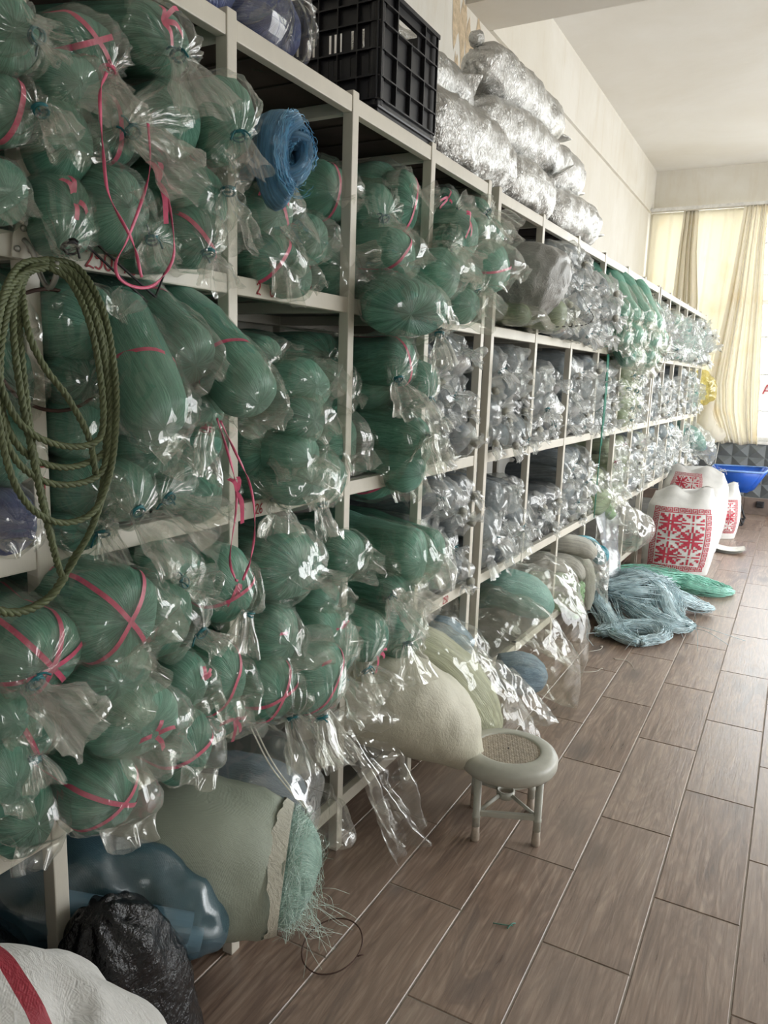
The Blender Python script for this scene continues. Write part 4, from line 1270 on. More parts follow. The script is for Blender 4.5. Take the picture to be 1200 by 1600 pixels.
def far_bags():
    rg = random.Random(11)
    cnt = 0
    for bay, lev, nc, nr, mix in FILL:
        y0, y1, nm = BAYF[bay]
        kinds = mix.split()
        zb = ZL[lev] + 0.0225
        step = min(0.118, (ZL[lev - 1] - ZL[lev] - 0.10) / max(nr, 1))
        for r in range(nr):
            for c in range(nc):
                kind = kinds[0] if len(kinds) == 1 or rg.random() < 0.62 else kinds[1]
                cnt += 1
                y = y0 + (c + 0.5 + 0.16 * (r % 2) - 0.08 + rg.uniform(-0.12, 0.12)) * (y1 - y0) / nc
                z = zb + 0.062 + r * step + rg.uniform(-0.008, 0.012)
                x = rx(y) + (rg.uniform(-0.02, 0.05) if lev == 1 else rg.uniform(-0.115, -0.025)) + (0.08 if kind == 'sausage' else 0) + (0.05 if kind == 'olive' else 0) + (0.03 if lev == 1 else 0)
                if kind == 'sausage':
                    z -= 0.10
                parts = rg.choice(LIB[kind])
                s = rg.uniform(0.92, 1.15)
                wy = s * (y1 - y0) / nc / 0.155
                rot = 0.0 if kind in ('sausage',) else rg.uniform(-0.5, 0.5)
                lab = '%s, %s, %s from left, %s of %s bay' % (LOOK[kind], ROWN[r] if r < nr - 1 or nr < 3 else 'top row', ORD[c], LEVW[lev], nm)
                place(NAMEK[kind], parts, (x, y, z), lab, 'bag', 'smaller net bags in the further racks', (rot, rg.uniform(-0.05, 0.12), rg.uniform(-0.2, 0.12)), (s, min(1.45, max(0.95, wy)), s * step / 0.105))
    return cnt
far_bags()
# ------------------------------------------------------------------ lofted soft things
def loft(keys, mat, seed, nu=40, nr=36, lump=0.05, crease=0.006, lfq=8.0, cfq=14.0, close=(True, True), pleat=None, name='body', layval=0.0, power=1.0, facets=True):
    """keys: (x, y, z, half width, half height); soft tube through them"""
    K = np.array(keys, float)
    P = spline(K[:, :3], nr)
    A = np.clip(spline(np.repeat(K[:, 3:4], 3, 1), nr)[:, 0], 0.002, None)
    B = np.clip(spline(np.repeat(K[:, 4:5], 3, 1), nr)[:, 0], 0.002, None)
    u = np.linspace(0, 2 * math.pi, nu, endpoint=False)
    cu = np.sign(np.cos(u)) * np.abs(np.cos(u)) ** power
    su = np.sign(np.sin(u)) * np.abs(np.sin(u)) ** power
    V, S = [], []
    h0 = None
    for i in range(nr):
        t = unit(P[min(i + 1, nr - 1)] - P[max(i - 1, 0)])
        if h0 is None:
            h0 = np.cross(np.array([0, 0, 1.0]), t)
            if np.linalg.norm(h0) < 0.2:
                h0 = np.cross(np.array([0, 1.0, 0]), t)
        h0 = unit(h0 - t * (h0 @ t))
        v0 = np.cross(t, h0)
        pl = 1.0
        if pleat:
            e = i / (nr - 1)
            w = max(0, 1 - e / pleat[1]) ** 2 if pleat[2] in (0, 2) else 0
            w2 = max(0, 1 - (1 - e) / pleat[1]) ** 2 if pleat[2] in (1, 2) else 0
            pl = 1 + pleat[3] * max(w, w2) * np.cos(pleat[0] * u + seed)
        ring = A[i] * (cu * pl)[:, None] * h0[None] + B[i] * (su * pl)[:, None] * v0[None]
        V.append(P[i][None] + ring)
        S.append(np.stack([np.cos(u) * 3.0, np.sin(u) * 3.0, np.full(nu, i / nr * 1.5 + seed)], 1))
    V = np.vstack(V)
    S = np.vstack(S)
    C = np.repeat(P, nu, 0)
    dr = V - C
    ln = np.linalg.norm(dr, axis=1) + 1e-9
    Rm = np.array([[0.80, 0.36, -0.48], [-0.6, 0.48, -0.64], [0.0, 0.8, 0.6]])
    Vr = V @ Rm
    fn = facet if facets else vnoise
    cr = ridged(Vr * cfq + seed, seed, 2)
    f2 = fn(Vr * cfq * 2.3 + seed, seed + 2)
    V = C + dr * (1 + lump * vnoise(V * lfq + seed * 2.1, seed))[:, None] + (dr / ln[:, None]) * (crease * (cr + 0.5 * f2) * np.minimum(1, ln / 0.03))[:, None]
    F = grid_faces(nr, nu)
    if close[0]:
        F.append(tuple(range(nu - 1, -1, -1)))
    if close[1]:
        F.append(tuple((nr - 1) * nu + k for k in range(nu)))
    me = new_mesh(name, V, F, mat)
    set_attr(me, 'strand', S, 'FLOAT_VECTOR')
    set_attr(me, 'layers', np.clip(layval + 0.5 * np.clip(cr - 0.5, 0, 1) + 0.3 * np.clip(f2 - 0.3, 0, 1), 0, 1.5), 'FLOAT')
    return me

def thing(name, loc, label, cat, group=None):
    return tag(empty(name, loc), label, cat, group)

def part(name, me, parent):
    o = bpy.data.objects.new(name, me)
    COL.objects.link(o)
    o.parent = parent
    return o

def rel(keys, o):
    return [(k[0] - o[0], k[1] - o[1], k[2] - o[2], *k[3:]) for k in keys]

def m_woven(name, col, sc=700.0, rough=0.5, bump=0.2, crink=0.0, metal=0.0, stripe=None):
    t = NT(name)
    v = t.coord('Object')
    w1 = t.n.new('ShaderNodeTexWave')
    w1.bands_direction = 'Y'
    w2 = t.n.new('ShaderNodeTexWave')
    w2.bands_direction = 'Z'
    for w in (w1, w2):
        w.inputs['Scale'].default_value = sc / 6.283
        w.inputs['Distortion'].default_value = 1.5
        t.l.new(v, w.inputs['Vector'])
    n = t.noise(v, 9, 4, 0.6)
    h = t.math('ADD', w1.outputs['Fac'], w2.outputs['Fac'])
    c = t.mix(t.ramp(n, [(0.3, (0, 0, 0)), (0.7, (1, 1, 1))]), tuple(x * 0.88 for x in col), tuple(min(1, x * 1.06) for x in col))
    c = t.mix(t.math('MULTIPLY', h, 0.12), c, tuple(x * 0.7 for x in col))
    if stripe:
        sp = t.n.new('ShaderNodeSeparateXYZ')
        t.l.new(v, sp.inputs[0])
        d = t.math('ABSOLUTE', t.math('SUBTRACT', t.math('ADD', sp.outputs['Y'], t.math('MULTIPLY', sp.outputs['X'], stripe[2])), stripe[0]))
        c = t.mix(t.math('LESS_THAN', d, stripe[1]), c, (0.35, 0.03, 0.05))
    nb = t.bump(h, bump, 0.002)
    if crink:
        nn = t.noise(t.coord('Object', (1.0, 2.2, 1.2)), 42, 4, 0.6, 1.0)
        nb = t.bump(nn, crink, 0.02, nb)
    p = t.bsdf(**{'Base Color': c, 'Roughness': rough, 'Normal': nb, 'Metallic': metal})
    p.inputs['Specular IOR Level'].default_value = 0.6
    return t.m
m_woven('woven_white', (0.78, 0.77, 0.74), 600)
m_woven('woven_striped', (0.80, 0.79, 0.76), 1500, bump=0.3, crink=0.35, stripe=(0.06, 0.013, 0.25))
m_woven('woven_beige', (0.66, 0.63, 0.50), 1200, crink=0.25)
m_woven('woven_cuff', (0.56, 0.54, 0.44), 1200, crink=0.4)
m_woven('woven_silver', (0.78, 0.78, 0.75), 1500, rough=0.2, bump=0.05, crink=0.65, metal=0.7)
m_woven('woven_greysack', (0.42, 0.42, 0.40), 900, rough=0.33, crink=0.4, metal=0.1)
m_woven('woven_palegreen', (0.36, 0.40, 0.32), 800, rough=0.5, crink=0.15)
m_plain('bag_black', (0.008, 0.008, 0.009), 0.25, 0.5, 0.1, 55, 0.8, 0.012)
m_plain('plastic_black', (0.014, 0.014, 0.016), 0.42, 0.5, 0.2, 30)
m_plain('roll_white', (0.62, 0.62, 0.60), 0.4)
m_plain('print_red', (0.50, 0.045, 0.075), 0.55, 0.4, 0.12, 40)
m_plain('stool_grey', (0.47, 0.465, 0.40), 0.38, 0.5, 0.1, 14)
m_plain('stool_rattan', (0.42, 0.365, 0.29), 0.6, 0.4, 0.2, 60)
m_plain('stool_foot', (0.44, 0.37, 0.30), 0.55, 0.4, 0.2, 30)
m_plain('barrow_blue', (0.012, 0.10, 0.52), 0.35, 0.5, 0.1, 10)
m_plain('barrow_rim', (0.16, 0.30, 0.62), 0.35)
m_plain('brick_brown', (0.36, 0.25, 0.18), 0.8)
m_plain('card_white', (0.74, 0.73, 0.68), 0.6)
m_plain('twine_bluegrey', (0.50, 0.63, 0.66), 0.35, 0.6, 0.3, 18)
m_plain('twine_mint', (0.30, 0.64, 0.52), 0.35, 0.6, 0.3, 18)
m_plain('rope_green', (0.105, 0.125, 0.06), 0.6, 0.4, 0.3, 90)
m_plain('wire_rust', (0.07, 0.035, 0.025), 0.7)
m_plain('fibre_mint', (0.52, 0.66, 0.58), 0.35, 0.6, 0.2)

m_net('net_mint', (0.16, 0.36, 0.28), (0.50, 0.74, 0.62))
# ------------------------------------------------------------------ silver sacks on top of the rack
def sack(name, mat, keys, label, cat, group, seed, knot_at=None, fan=None, lump=0.10, crease=0.015, nu=56):
    o = keys[len(keys) // 2][:3]
    t = thing(name, (o[0], o[1], o[2] - keys[len(keys) // 2][4]), label, cat, group)
    org = (o[0], o[1], o[2] - keys[len(keys) // 2][4])
    part('sack_body', loft(rel(keys, org), mat, seed, nu, 56, lump, crease, 7, 13, pleat=(9, 0.22, 2, 0.22)), t)
    if knot_at is not None:
        k = np.array(knot_at) - np.array(org)
        me = lump_mesh('knot', 0.032, mat, seed, 14)
        me.vertices.foreach_set('co', (np.array([v.co[:] for v in me.vertices]) + k).astype(np.float32).ravel())
        part('knot', me, t)
    if fan is not None:
        p, d, ln, w = fan
        p = np.array(p) - np.array(org)
        d = unit(d)
        part('sack_ear', loft([(*p, 0.012, 0.012), (*(p + d * ln * 0.5), w * 0.7, 0.012), (*(p + d * ln), w, 0.008)], mat, seed + 3, 24, 14, 0.1, 0.006, 9, 20, pleat=(5, 1.5, 0, 0.3)), t)
    return t
ZT = ZL[0] + 0.0225
SG = 'silver woven sacks on top of the racks'
sack('silver_sack', 'woven_silver', [(-1.32, 2.50, 2.36, 0.03, 0.04), (-1.30, 2.58, 2.37, 0.13, 0.12), (-1.28, 2.80, 2.37, 0.155, 0.145), (-1.28, 3.02, 2.36, 0.15, 0.135), (-1.29, 3.20, 2.345, 0.12, 0.10), (-1.30, 3.30, 2.33, 0.03, 0.03)], 'silver woven sack lying lowest on the rack beside the black crate', 'sack', SG, 41, None, ((-1.28, 3.28, 2.33), (0.3, 0.6, -0.4), 0.13, 0.06))
sack('silver_sack', 'woven_silver', [(-1.48, 2.42, 2.60, 0.03, 0.03), (-1.46, 2.52, 2.60, 0.12, 0.10), (-1.43, 2.8, 2.60, 0.135, 0.115), (-1.41, 3.02, 2.585, 0.13, 0.11), (-1.40, 3.18, 2.565, 0.03, 0.03)], 'silver woven sack resting on the lowest sack behind the black crate', 'sack', SG, 42, None, ((-1.41, 3.16, 2.58), (0.4, 0.5, -0.5), 0.16, 0.05))
sack('silver_sack', 'woven_silver', [(-1.34, 3.14, 2.80, 0.03, 0.03), (-1.33, 3.20, 2.78, 0.09, 0.085), (-1.32, 3.42, 2.755, 0.12, 0.115), (-1.32, 3.78, 2.77, 0.125, 0.115), (-1.33, 4.05, 2.78, 0.11, 0.09), (-1.33, 4.2, 2.785, 0.03, 0.03)], 'topmost silver sack of the heap, tied in a fat knot at its near end', 'sack', SG, 43, (-1.34, 3.16, 2.865), ((-1.33, 4.17, 2.79), (0.1, 0.9, -0.05), 0.17, 0.06))
sack('silver_sack', 'woven_silver', [(-1.33, 3.08, 2.55, 0.04, 0.04), (-1.31, 3.18, 2.555, 0.10, 0.095), (-1.28, 3.42, 2.555, 0.12, 0.11), (-1.27, 3.7, 2.555, 0.12, 0.105), (-1.28, 3.9, 2.55, 0.10, 0.09), (-1.28, 4.0, 2.55, 0.03, 0.03)], 'silver sack in the middle of the heap under the topmost one', 'sack', SG, 44, None, ((-1.33, 3.06, 2.60), (0.3, -0.5, 0.6), 0.10, 0.05))
sack('silver_sack', 'woven_silver', [(-1.28, 3.22, 2.33, 0.03, 0.03), (-1.27, 3.30, 2.34, 0.11, 0.10), (-1.25, 3.5, 2.345, 0.135, 0.12), (-1.24, 3.68, 2.34, 0.12, 0.11), (-1.23, 3.80, 2.36, 0.03, 0.03)], 'short silver sack on the rack top with a gathered star-shaped end', 'sack', SG, 45, (-1.17, 3.72, 2.42), ((-1.18, 3.72, 2.42), (0.5, 0.5, 0.5), 0.12, 0.07))
sack('silver_sack', 'woven_silver', [(-1.31, 3.82, 2.55, 0.03, 0.03), (-1.30, 3.92, 2.56, 0.12, 0.11), (-1.28, 4.1, 2.56, 0.135, 0.12), (-1.28, 4.3, 2.55, 0.12, 0.11), (-1.28, 4.42, 2.54, 0.03, 0.03)], 'pleated silver sack stacked over the far end of the heap', 'sack', SG, 46, None, ((-1.28, 4.40, 2.54), (0.3, 0.9, 0.0), 0.14, 0.03))
sack('silver_sack', 'woven_silver', [(-1.27, 3.86, 2.34, 0.03, 0.03), (-1.25, 3.96, 2.345, 0.12, 0.11), (-1.23, 4.2, 2.35, 0.135, 0.12), (-1.22, 4.45, 2.345, 0.125, 0.11), (-1.22, 4.62, 2.34, 0.03, 0.03)], 'silver sack at the far end of the heap with a short knotted tail', 'sack', SG, 47, None, ((-1.22, 4.60, 2.34), (0.2, 0.9, 0.05), 0.17, 0.05))

# ------------------------------------------------------------------ black slatted crate
def crate():
    x0, x1, y0, y1, z0, z1 = -1.68, -1.135, 2.0, 2.385, ZT + 0.001, 2.56
    org = ((x0 + x1) / 2, (y0 + y1) / 2, z0)
    t = thing('plastic_crate', org, 'black slatted plastic crate standing on top of the foreground rack', 'crate')
    X, Y, Z = (x1 - x0) / 2, (y1 - y0) / 2, z1 - z0
    def side(name, L, H, n_cols, slots, handle):
        """panel in its own plane: u along, w outwards, z up"""
        mb = MB()
        def bx(u0, u1, za, zb, wa, wb):
            mb.box(u0, u1, wa, wb, za, zb)
        # skin with openings: vertical strips
        if handle:
            bx(-L, -0.062, 0.0, H, -0.003, 0.0)
            bx(0.062, L, 0.0, H, -0.003, 0.0)
            bx(-0.062, 0.062, 0.0, H - 0.085, -0.003, 0.0)
            bx(-0.062, 0.062, H - 0.045, H, -0.003, 0.0)
        else:
            rows = [(0.105, 0.155), (0.175, 0.225)]
            bx(-L, L, 0, rows[0][0], -0.003, 0)
            bx(-L, L, rows[0][1], rows[1][0], -0.003, 0)
            bx(-L, L, rows[1][1], H, -0.003, 0)
            for za, zb in rows:
                u = -L
                for s in slots:
                    bx(u, s - 0.0045, za, zb, -0.003, 0)
                    u = s + 0.0045
                bx(u, L, za, zb, -0.003, 0)
        for z in (0.035, 0.095, 0.165, 0.235, H - 0.045):
            bx(-L, L, z - 0.002, z + 0.002, 0.0, 0.014)
        for k in range(n_cols + 1):
            u = -L + 2 * L * k / n_cols
            if handle and abs(u) < 0.055:
                bx(u - 0.002, u + 0.002, 0.035, H - 0.09, 0.0, 0.0135)
            else:
                bx(u - 0.002, u + 0.002, 0.035, H, 0.0, 0.0135)
        return mb
    slots = [s + q for s in (-0.19, -0.115, -0.04, 0.035, 0.11) for q in (-0.018, 0.0, 0.018)]
    for sg in (1, -1):
        mb = side('front', Y - 0.012, Z, 4, [], True)
        o = mb.build('end_panel', MATS['plastic_black'], t)
        o.rotation_euler = (0, 0, math.radians(-90 * sg))
        o.location = (sg * (X - 0.014), 0, 0)
        mb = side('long', X - 0.012, Z, 8, slots, False)
        o = mb.build('side_panel', MATS['plastic_black'], t)
        o.rotation_euler = (0, 0, math.radians(180 if sg < 0 else 0))
        o.location = (0, sg * (Y - 0.014), 0)
        if sg > 0:
            pass
    for sx in (-1, 1):
        for sy in (-1, 1):
            mb = MB()
            prof = [(0.022, 0.02), (0.022, Z)]
            mb.lathe(prof, 20, (sx * (X - 0.026), sy * (Y - 0.026), 0))
            for z in (0.035, 0.095, 0.165, 0.235, Z - 0.045, Z - 0.004):
                mb.lathe([(0.022, z - 0.002), (0.027, z - 0.002), (0.027, z + 0.002), (0.022, z + 0.002)], 20, (sx * (X - 0.026), sy * (Y - 0.026), 0), False)
            mb.build('corner_post', MATS['plastic_black'], t, False)
    mb = MB()
    mb.box(-X + 0.02, X - 0.02, -Y + 0.02, Y - 0.02, 0.0, 0.012, 0.004)
    mb.box(-X + 0.006, X - 0.006, -Y + 0.006, Y - 0.006, 0.012, 0.034, 0.006)
    mb.build('base', MATS['plastic_black'], t)
    mb = MB()
    for sg in (-1, 1):
        mb.box(-X, X, sg * (Y - 0.008) - 0.008, sg * (Y - 0.008) + 0.008, Z - 0.012, Z)
        mb.box(sg * (X - 0.008) - 0.008, sg * (X - 0.008) + 0.008, -Y + 0.016, Y - 0.016, Z - 0.012, Z)
    mb.build('rim', MATS['plastic_black'], t)
crate()

# ------------------------------------------------------------------ navy bags on top of the rack
place('navy_net_bag', bag_parts((1, -0.2, -0.1), 0.15, 0.10, 0.4, (0.09, 0.10, 0.02), (0.03, 0.04, 0.06), 0.04, 'net_navy', 'film_clear', [], 801, 'seam', None, 56, 0.006), (-1.24, 1.32, ZT + 0.11), 'large navy blue net bag on the rack top at the upper edge', 'bag', 'navy net bags on the rack top')
place('navy_net_bag', bag_parts((1, -0.1, -0.15), 0.13, 0.095, 0.35, (0.10, -0.03, 0.05), (0.05, 0.03, 0.07), 0.05, 'net_navy', 'film_clear', [], 802, 'tied', None, 56, 0.010), (-1.25, 1.60, ZT + 0.10), 'navy blue net bag with a gathered clear neck beside the black crate', 'bag', 'navy net bags on the rack top')

# ------------------------------------------------------------------ blue hank on the top shelf
def skein(center, mats, label):
    t = thing('net_hank', center, label, 'net')
    t.rotation_euler = (0, 0, -0.55)
    # a flattened roll: the hank spirals outwards from the middle
    a = np.linspace(0.4, 2 * math.pi * 1.62, 40)
    keys = []
    for q in a:
        e = q / a[-1]
        keys.append((0.012 * math.sin(1.7 * q) - 0.03 * (1 - e), (0.012 + 0.042 * e) * math.cos(q + 0.9), (0.018 + 0.068 * e) * math.sin(q + 0.9), 0.042 + 0.006 * math.sin(2 * q), 0.0150 + 0.006 * e))
    keys[-1] = (*keys[-1][:3], 0.02, 0.004)
    part('coil', loft(keys, mats, 60, 26, 140, 0.22, 0.003, 30, 50, facets=False), t)
    keys = [(-0.35, 0.02, -0.02, 0.03, 0.05), (-0.12, 0.01, 0, 0.035, 0.06), (-0.04, 0, 0.0, 0.03, 0.055), (-0.03, 0, 0, 0.012, 0.02)]
    part('core', loft(keys, mats, 66, 24, 20, 0.15, 0.004, 12, 25, facets=False), t)
    rr = np.random.default_rng(8)
    mb = MB()
    for k in range(120):
        q = rr.uniform(0.5, 2 * math.pi * 1.6)
        e = q / a[-1]
        pts = []
        for s in np.linspace(0, 0.9, 9):
            qq = q + s
            pts.append((0.012 * math.sin(1.7 * qq) - 0.03 * (1 - e) + 0.045 + rr.normal(0, 0.0015), (0.012 + 0.042 * e) * math.cos(qq + 0.9) + rr.normal(0, 0.0015) + 0.012 * math.sin(k), (0.018 + 0.068 * e) * math.sin(qq + 0.9) + rr.normal(0, 0.0015) + 0.012 * math.cos(k)))
        mb.tube(pts, 0.0007, 3, False)
    o = mb.build('surface_strands', MATS[mats], t)
    o['kind'] = 'stuff'
skein((-1.0, 1.395, 1.95), 'net_blue', 'loose bright blue net hank on the top shelf of the third bay')

# ------------------------------------------------------------------ big grey sack and olive bundles on the middle rack top shelf
t = sack('grey_sack', 'woven_greysack', [(-1.40, 3.25, 1.86, 0.10, 0.10), (-1.2, 3.26, 1.905, 0.13, 0.145), (-1.05, 3.26, 1.91, 0.135, 0.15), (-0.97, 3.26, 1.88, 0.11, 0.115), (-0.93, 3.26, 1.86, 0.03, 0.04)], 'bulging grey woven sack with a stitched seam sticking out beside the green bags', 'sack', None, 48)
mb = MB()
pts = spline([(0.10, -0.13, -0.05), (0.19, -0.03, -0.035), (0.21, 0.03, 0.0), (0.16, 0.12, 0.05)], 30)
for k in range(0, 29, 2):
    mb.tube([pts[k] + np.array([0.035, 0, 0]), pts[k + 1] + np.array([0.035, 0, 0])], 0.002, 5)
mb.build('seam_stitch', MATS['string_black'], t)
for k, (y, z, a) in enumerate([(3.42, 1.785, 0.085), (3.10, 1.76, 0.05), (3.20, 1.765, 0.05)]):
    place('olive_net_bag', bag_parts((1, -0.1, -0.1), a, a * 0.85, 0.3, (0.10, 0, -0.02), (0.04, 0, -0.04), 0.03, 'net_olive', 'film_clear', [], 820 + k, 'seam' if k else 'tied', None, 40), (rx(y) + 0.12 - 0.03 * k, y, z), ['round olive green net bag below the big grey sack', 'small olive net bag nearest the double post under the grey sack', 'small olive net bag between the double post and round olive bag'][k], 'bag', 'olive net bags below the grey sack')

# ------------------------------------------------------------------ bottom shelf, foreground
ZB = ZL[4] + 0.0225
def net_sack():
    org = (-1.25, 1.2, ZB)
    t = thing('net_sack', org, 'pale green woven sack spilling mint netting from its torn open end', 'sack')
    keys = [(-1.62, 0.98, 0.30, 0.14, 0.13), (-1.45, 1.06, 0.34, 0.17, 0.16), (-1.25, 1.18, 0.36, 0.185, 0.175), (-1.08, 1.28, 0.345, 0.18, 0.165), (-1.0, 1.33, 0.325, 0.155, 0.15), (-0.965, 1.35, 0.32, 0.14, 0.14)]
    part('sack_body', loft(rel(keys, org), 'woven_palegreen', 51, 48, 44, 0.06, 0.007, 6, 10, (True, False), pleat=(7, 0.3, 1, 0.05)), t)
    keys = [(-1.2, 1.21, 0.33, 0.09, 0.08), (-1.03, 1.315, 0.32, 0.125, 0.12), (-0.95, 1.36, 0.305, 0.12, 0.12), (-0.915, 1.385, 0.29, 0.06, 0.07), (-0.905, 1.39, 0.285, 0.01, 0.01)]
    fill = part('net_filling', loft(rel(keys, org), 'net_mint', 52, 40, 30, 0.12, 0.006, 16, 30, facets=False), t)
    # torn cuff folded back along the mouth
    mb = MB()
    rr = np.random.default_rng(4)
    ax = unit(np.array([-0.85, -0.5, 0.1]))
    _, h, v = frame(-ax)
    c = np.array([-0.975, 1.345, 0.322]) - np.array(org)
    n = 60
    ring0, ring1 = [], []
    for k in range(n):
        a = 2 * math.pi * k / n
        q = 0.5 + 0.5 * math.sin(3 * a + 1) + rr.uniform(-0.2, 0.2)
        p = c + 0.146 * (math.cos(a) * h + math.sin(a) * v)
        ring0.append(p - ax * 0.012)
        ring1.append(p * 1.0 + ax * (0.008 + 0.022 * q) + (math.cos(a) * h + math.sin(a) * v) * 0.012)
    mb.add(ring0 + ring1, [(k, (k + 1) % n, n + (k + 1) % n, n + k) for k in range(n)])
    mb.build('torn_cuff', MATS['woven_cuff'], t, True)
    # loose monofilament
    mb = MB()
    for k in range(1500):
        a = rr.uniform(0, 2 * math.pi)
        q = rr.random() ** 0.5 * 0.135
        rad = math.cos(a) * h + math.sin(a) * v
        p = c + q * rad - ax * (0.012 + 0.062 * max(0, 1 - (q / 0.14) ** 2))
        tg = unit(np.cross(ax, rad)) * rr.choice([-1, 1])
        ln = rr.uniform(0.02, 0.06)
        out = 0.003 if k % 5 else rr.uniform(0.005, 0.035)
        p1 = p + tg * ln * 0.5 - ax * out + rr.normal(0, 0.006, 3)
        p2 = p + tg * ln + rr.normal(0, 0.012, 3) - ax * out * 0.7 + np.array([0, 0, -0.03 * rr.random() if k % 5 == 0 else 0])
        mb.tube(spline([p, p1, p2], 6), 0.00038, 3, False)
    for k in range(60):
        p = c + np.array([0.03, 0.04, -0.12]) + rr.normal(0, 0.02, 3)
        e = p + np.array([rr.uniform(-0.02, 0.08), rr.uniform(-0.02, 0.10), rr.uniform(-0.12, -0.02)])
        mb.tube(spline([p, (p + e) / 2 + rr.normal(0, 0.025, 3), e], 8), 0.00035, 3, False)
    o = mb.build('loose_fibres', MATS['fibre_mint'], t)
    o['kind'] = 'stuff'
net_sack()

def blue_bag():
    org = (-1.2, 1.0, ZB)
    t = thing('plastic_bag', org, 'translucent blue plastic bag holding white rolls on the bottom shelf', 'bag')
    keys = [(-1.47, 0.68, 0.50, 0.06, 0.06), (-1.39, 0.79, 0.47, 0.11, 0.095), (-1.29, 0.92, 0.425, 0.115, 0.105), (-1.14, 1.05, 0.37, 0.12, 0.10), (-1.03, 1.13, 0.315, 0.095, 0.075), (-1.0, 1.17, 0.295, 0.03, 0.03)]
    part('bag_film', loft(rel(keys, org), 'film_blue', 53, 72, 64, 0.16, 0.018, 8, 10, layval=0.1), t)
    for k, (dy, dz) in enumerate([(0, 0), (0.05, -0.01), (0.02, 0.045)]):
        mb = MB()
        a = np.array([-1.22, 0.90 + dy, 0.355 + dz]) - np.array(org)
        b = np.array([-1.02, 1.06 + dy, 0.275 + dz]) - np.array(org)
        mb.tube([a, a * 0.5 + b * 0.5, b], 0.032, 18)
        mb.build('white_roll', MATS['roll_white'], t, False)
blue_bag()
for k, (keys, lab) in enumerate([
    ([(-1.04, 0.98, 0.0, 0.06, 0.07), (-1.04, 0.97, 0.05, 0.10, 0.12), (-1.05, 0.95, 0.18, 0.11, 0.14), (-1.06, 0.92, 0.32, 0.105, 0.125), (-1.06, 0.89, 0.42, 0.085, 0.09), (-1.06, 0.87, 0.485, 0.03, 0.03)], 'crumpled black plastic bag hanging down beside the front post'),
    ([(-1.3, 0.62, 0.18, 0.10, 0.12), (-1.28, 0.62, 0.22, 0.20, 0.16), (-1.27, 0.62, 0.32, 0.22, 0.17), (-1.28, 0.6, 0.44, 0.16, 0.12), (-1.29, 0.6, 0.5, 0.03, 0.03)], 'dark black bag deep on the bottom shelf behind the front post')]):
    org = (keys[0][0], keys[0][1], keys[0][2])
    t = thing('garbage_bag', org, lab, 'bag', 'black plastic bags at the bottom left')
    part('bag_film', loft(rel(keys, org), 'bag_black', 55 + k, 90, 90, 0.10, 0.006, 8, 18, pleat=(8, 0.5, 1, 0.2)), t)

def white_sack():
    org = (-0.84, 0.50, 0.0)
    t = thing('woven_sack', org, 'white woven sack with a red stripe in the bottom left corner', 'sack')
    keys = [(-0.84, 0.50, 0.0, 0.20, 0.19), (-0.84, 0.50, 0.10, 0.255, 0.24), (-0.84, 0.51, 0.34, 0.265, 0.25), (-0.835, 0.52, 0.50, 0.245, 0.23), (-0.83, 0.53, 0.60, 0.19, 0.17), (-0.825, 0.54, 0.66, 0.12, 0.10), (-0.82, 0.545, 0.68, 0.03, 0.02)]
    part('sack_body', loft(rel(keys, org), 'woven_striped', 58, 84, 80, 0.16, 0.014, 9, 9), t)
    return t
white_sack()
m_net('net_haze', (0.13, 0.19, 0.28), (0.30, 0.38, 0.48))
m_net('net_yellow', (0.50, 0.52, 0.30), (0.80, 0.82, 0.58))
m_net('net_limebright', (0.20, 0.42, 0.14), (0.46, 0.72, 0.36))
m_film('film_foam', tint=(0.85, 0.9, 0.95), haze=0.18, gloss=0.06, hazecol=(0.66, 0.72, 0.78), rough=0.2)
m_plain('cord_teal', (0.02, 0.22, 0.27), 0.3, 0.6, 0.3, 60)
# ------------------------------------------------------------------ bottom of the foreground rack, right part
def film_bag(name, keys, mat, label, seed, inner=None, group=None, crease=0.010, lump=0.10, close=(True, True), nu=72, nr=60, lay=0.0, cfq=13):
    org = tuple(keys[len(keys) // 2][:2]) + (min(k[2] - k[4] for k in keys),)
    t = thing(name, org, label, 'bag', group)
    if inner:
        for nm, ik, im, sd in inner:
            part(nm, loft(rel(ik, org), im, sd, 36, 26, 0.08, 0.004, 9, 20, facets=False), t)
    part('plastic_film', loft(rel(keys, org), mat, seed, nu, nr, lump * 1.2, crease * 1.35, 6, cfq, close, layval=lay), t)
    return t
film_bag('plastic_bag', [(-1.42, 1.42, 0.44, 0.10, 0.10), (-1.25, 1.47, 0.44, 0.15, 0.13), (-1.12, 1.52, 0.40, 0.15, 0.12), (-1.06, 1.54, 0.36, 0.12, 0.08), (-1.04, 1.56, 0.32, 0.08, 0.02)], 'film_smooth', 'hazy clear bag of blue netting under the tied green bags', 301,
         [('net_bundle', [(-1.4, 1.42, 0.36, 0.10, 0.10), (-1.22, 1.47, 0.35, 0.135, 0.12), (-1.1, 1.52, 0.33, 0.12, 0.10), (-1.06, 1.54, 0.31, 0.04, 0.04)], 'net_haze', 302)], lay=0.5)
film_bag('plastic_bag', [(-1.3, 1.60, 0.22, 0.10, 0.03), (-1.15, 1.66, 0.225, 0.14, 0.045), (-1.06, 1.70, 0.225, 0.13, 0.045), (-1.02, 1.74, 0.215, 0.09, 0.02)], 'film_clear', 'flat crumpled empty clear bag lying on the bottom shelf', 303, None, None, 0.014, 0.2, lay=0.35)
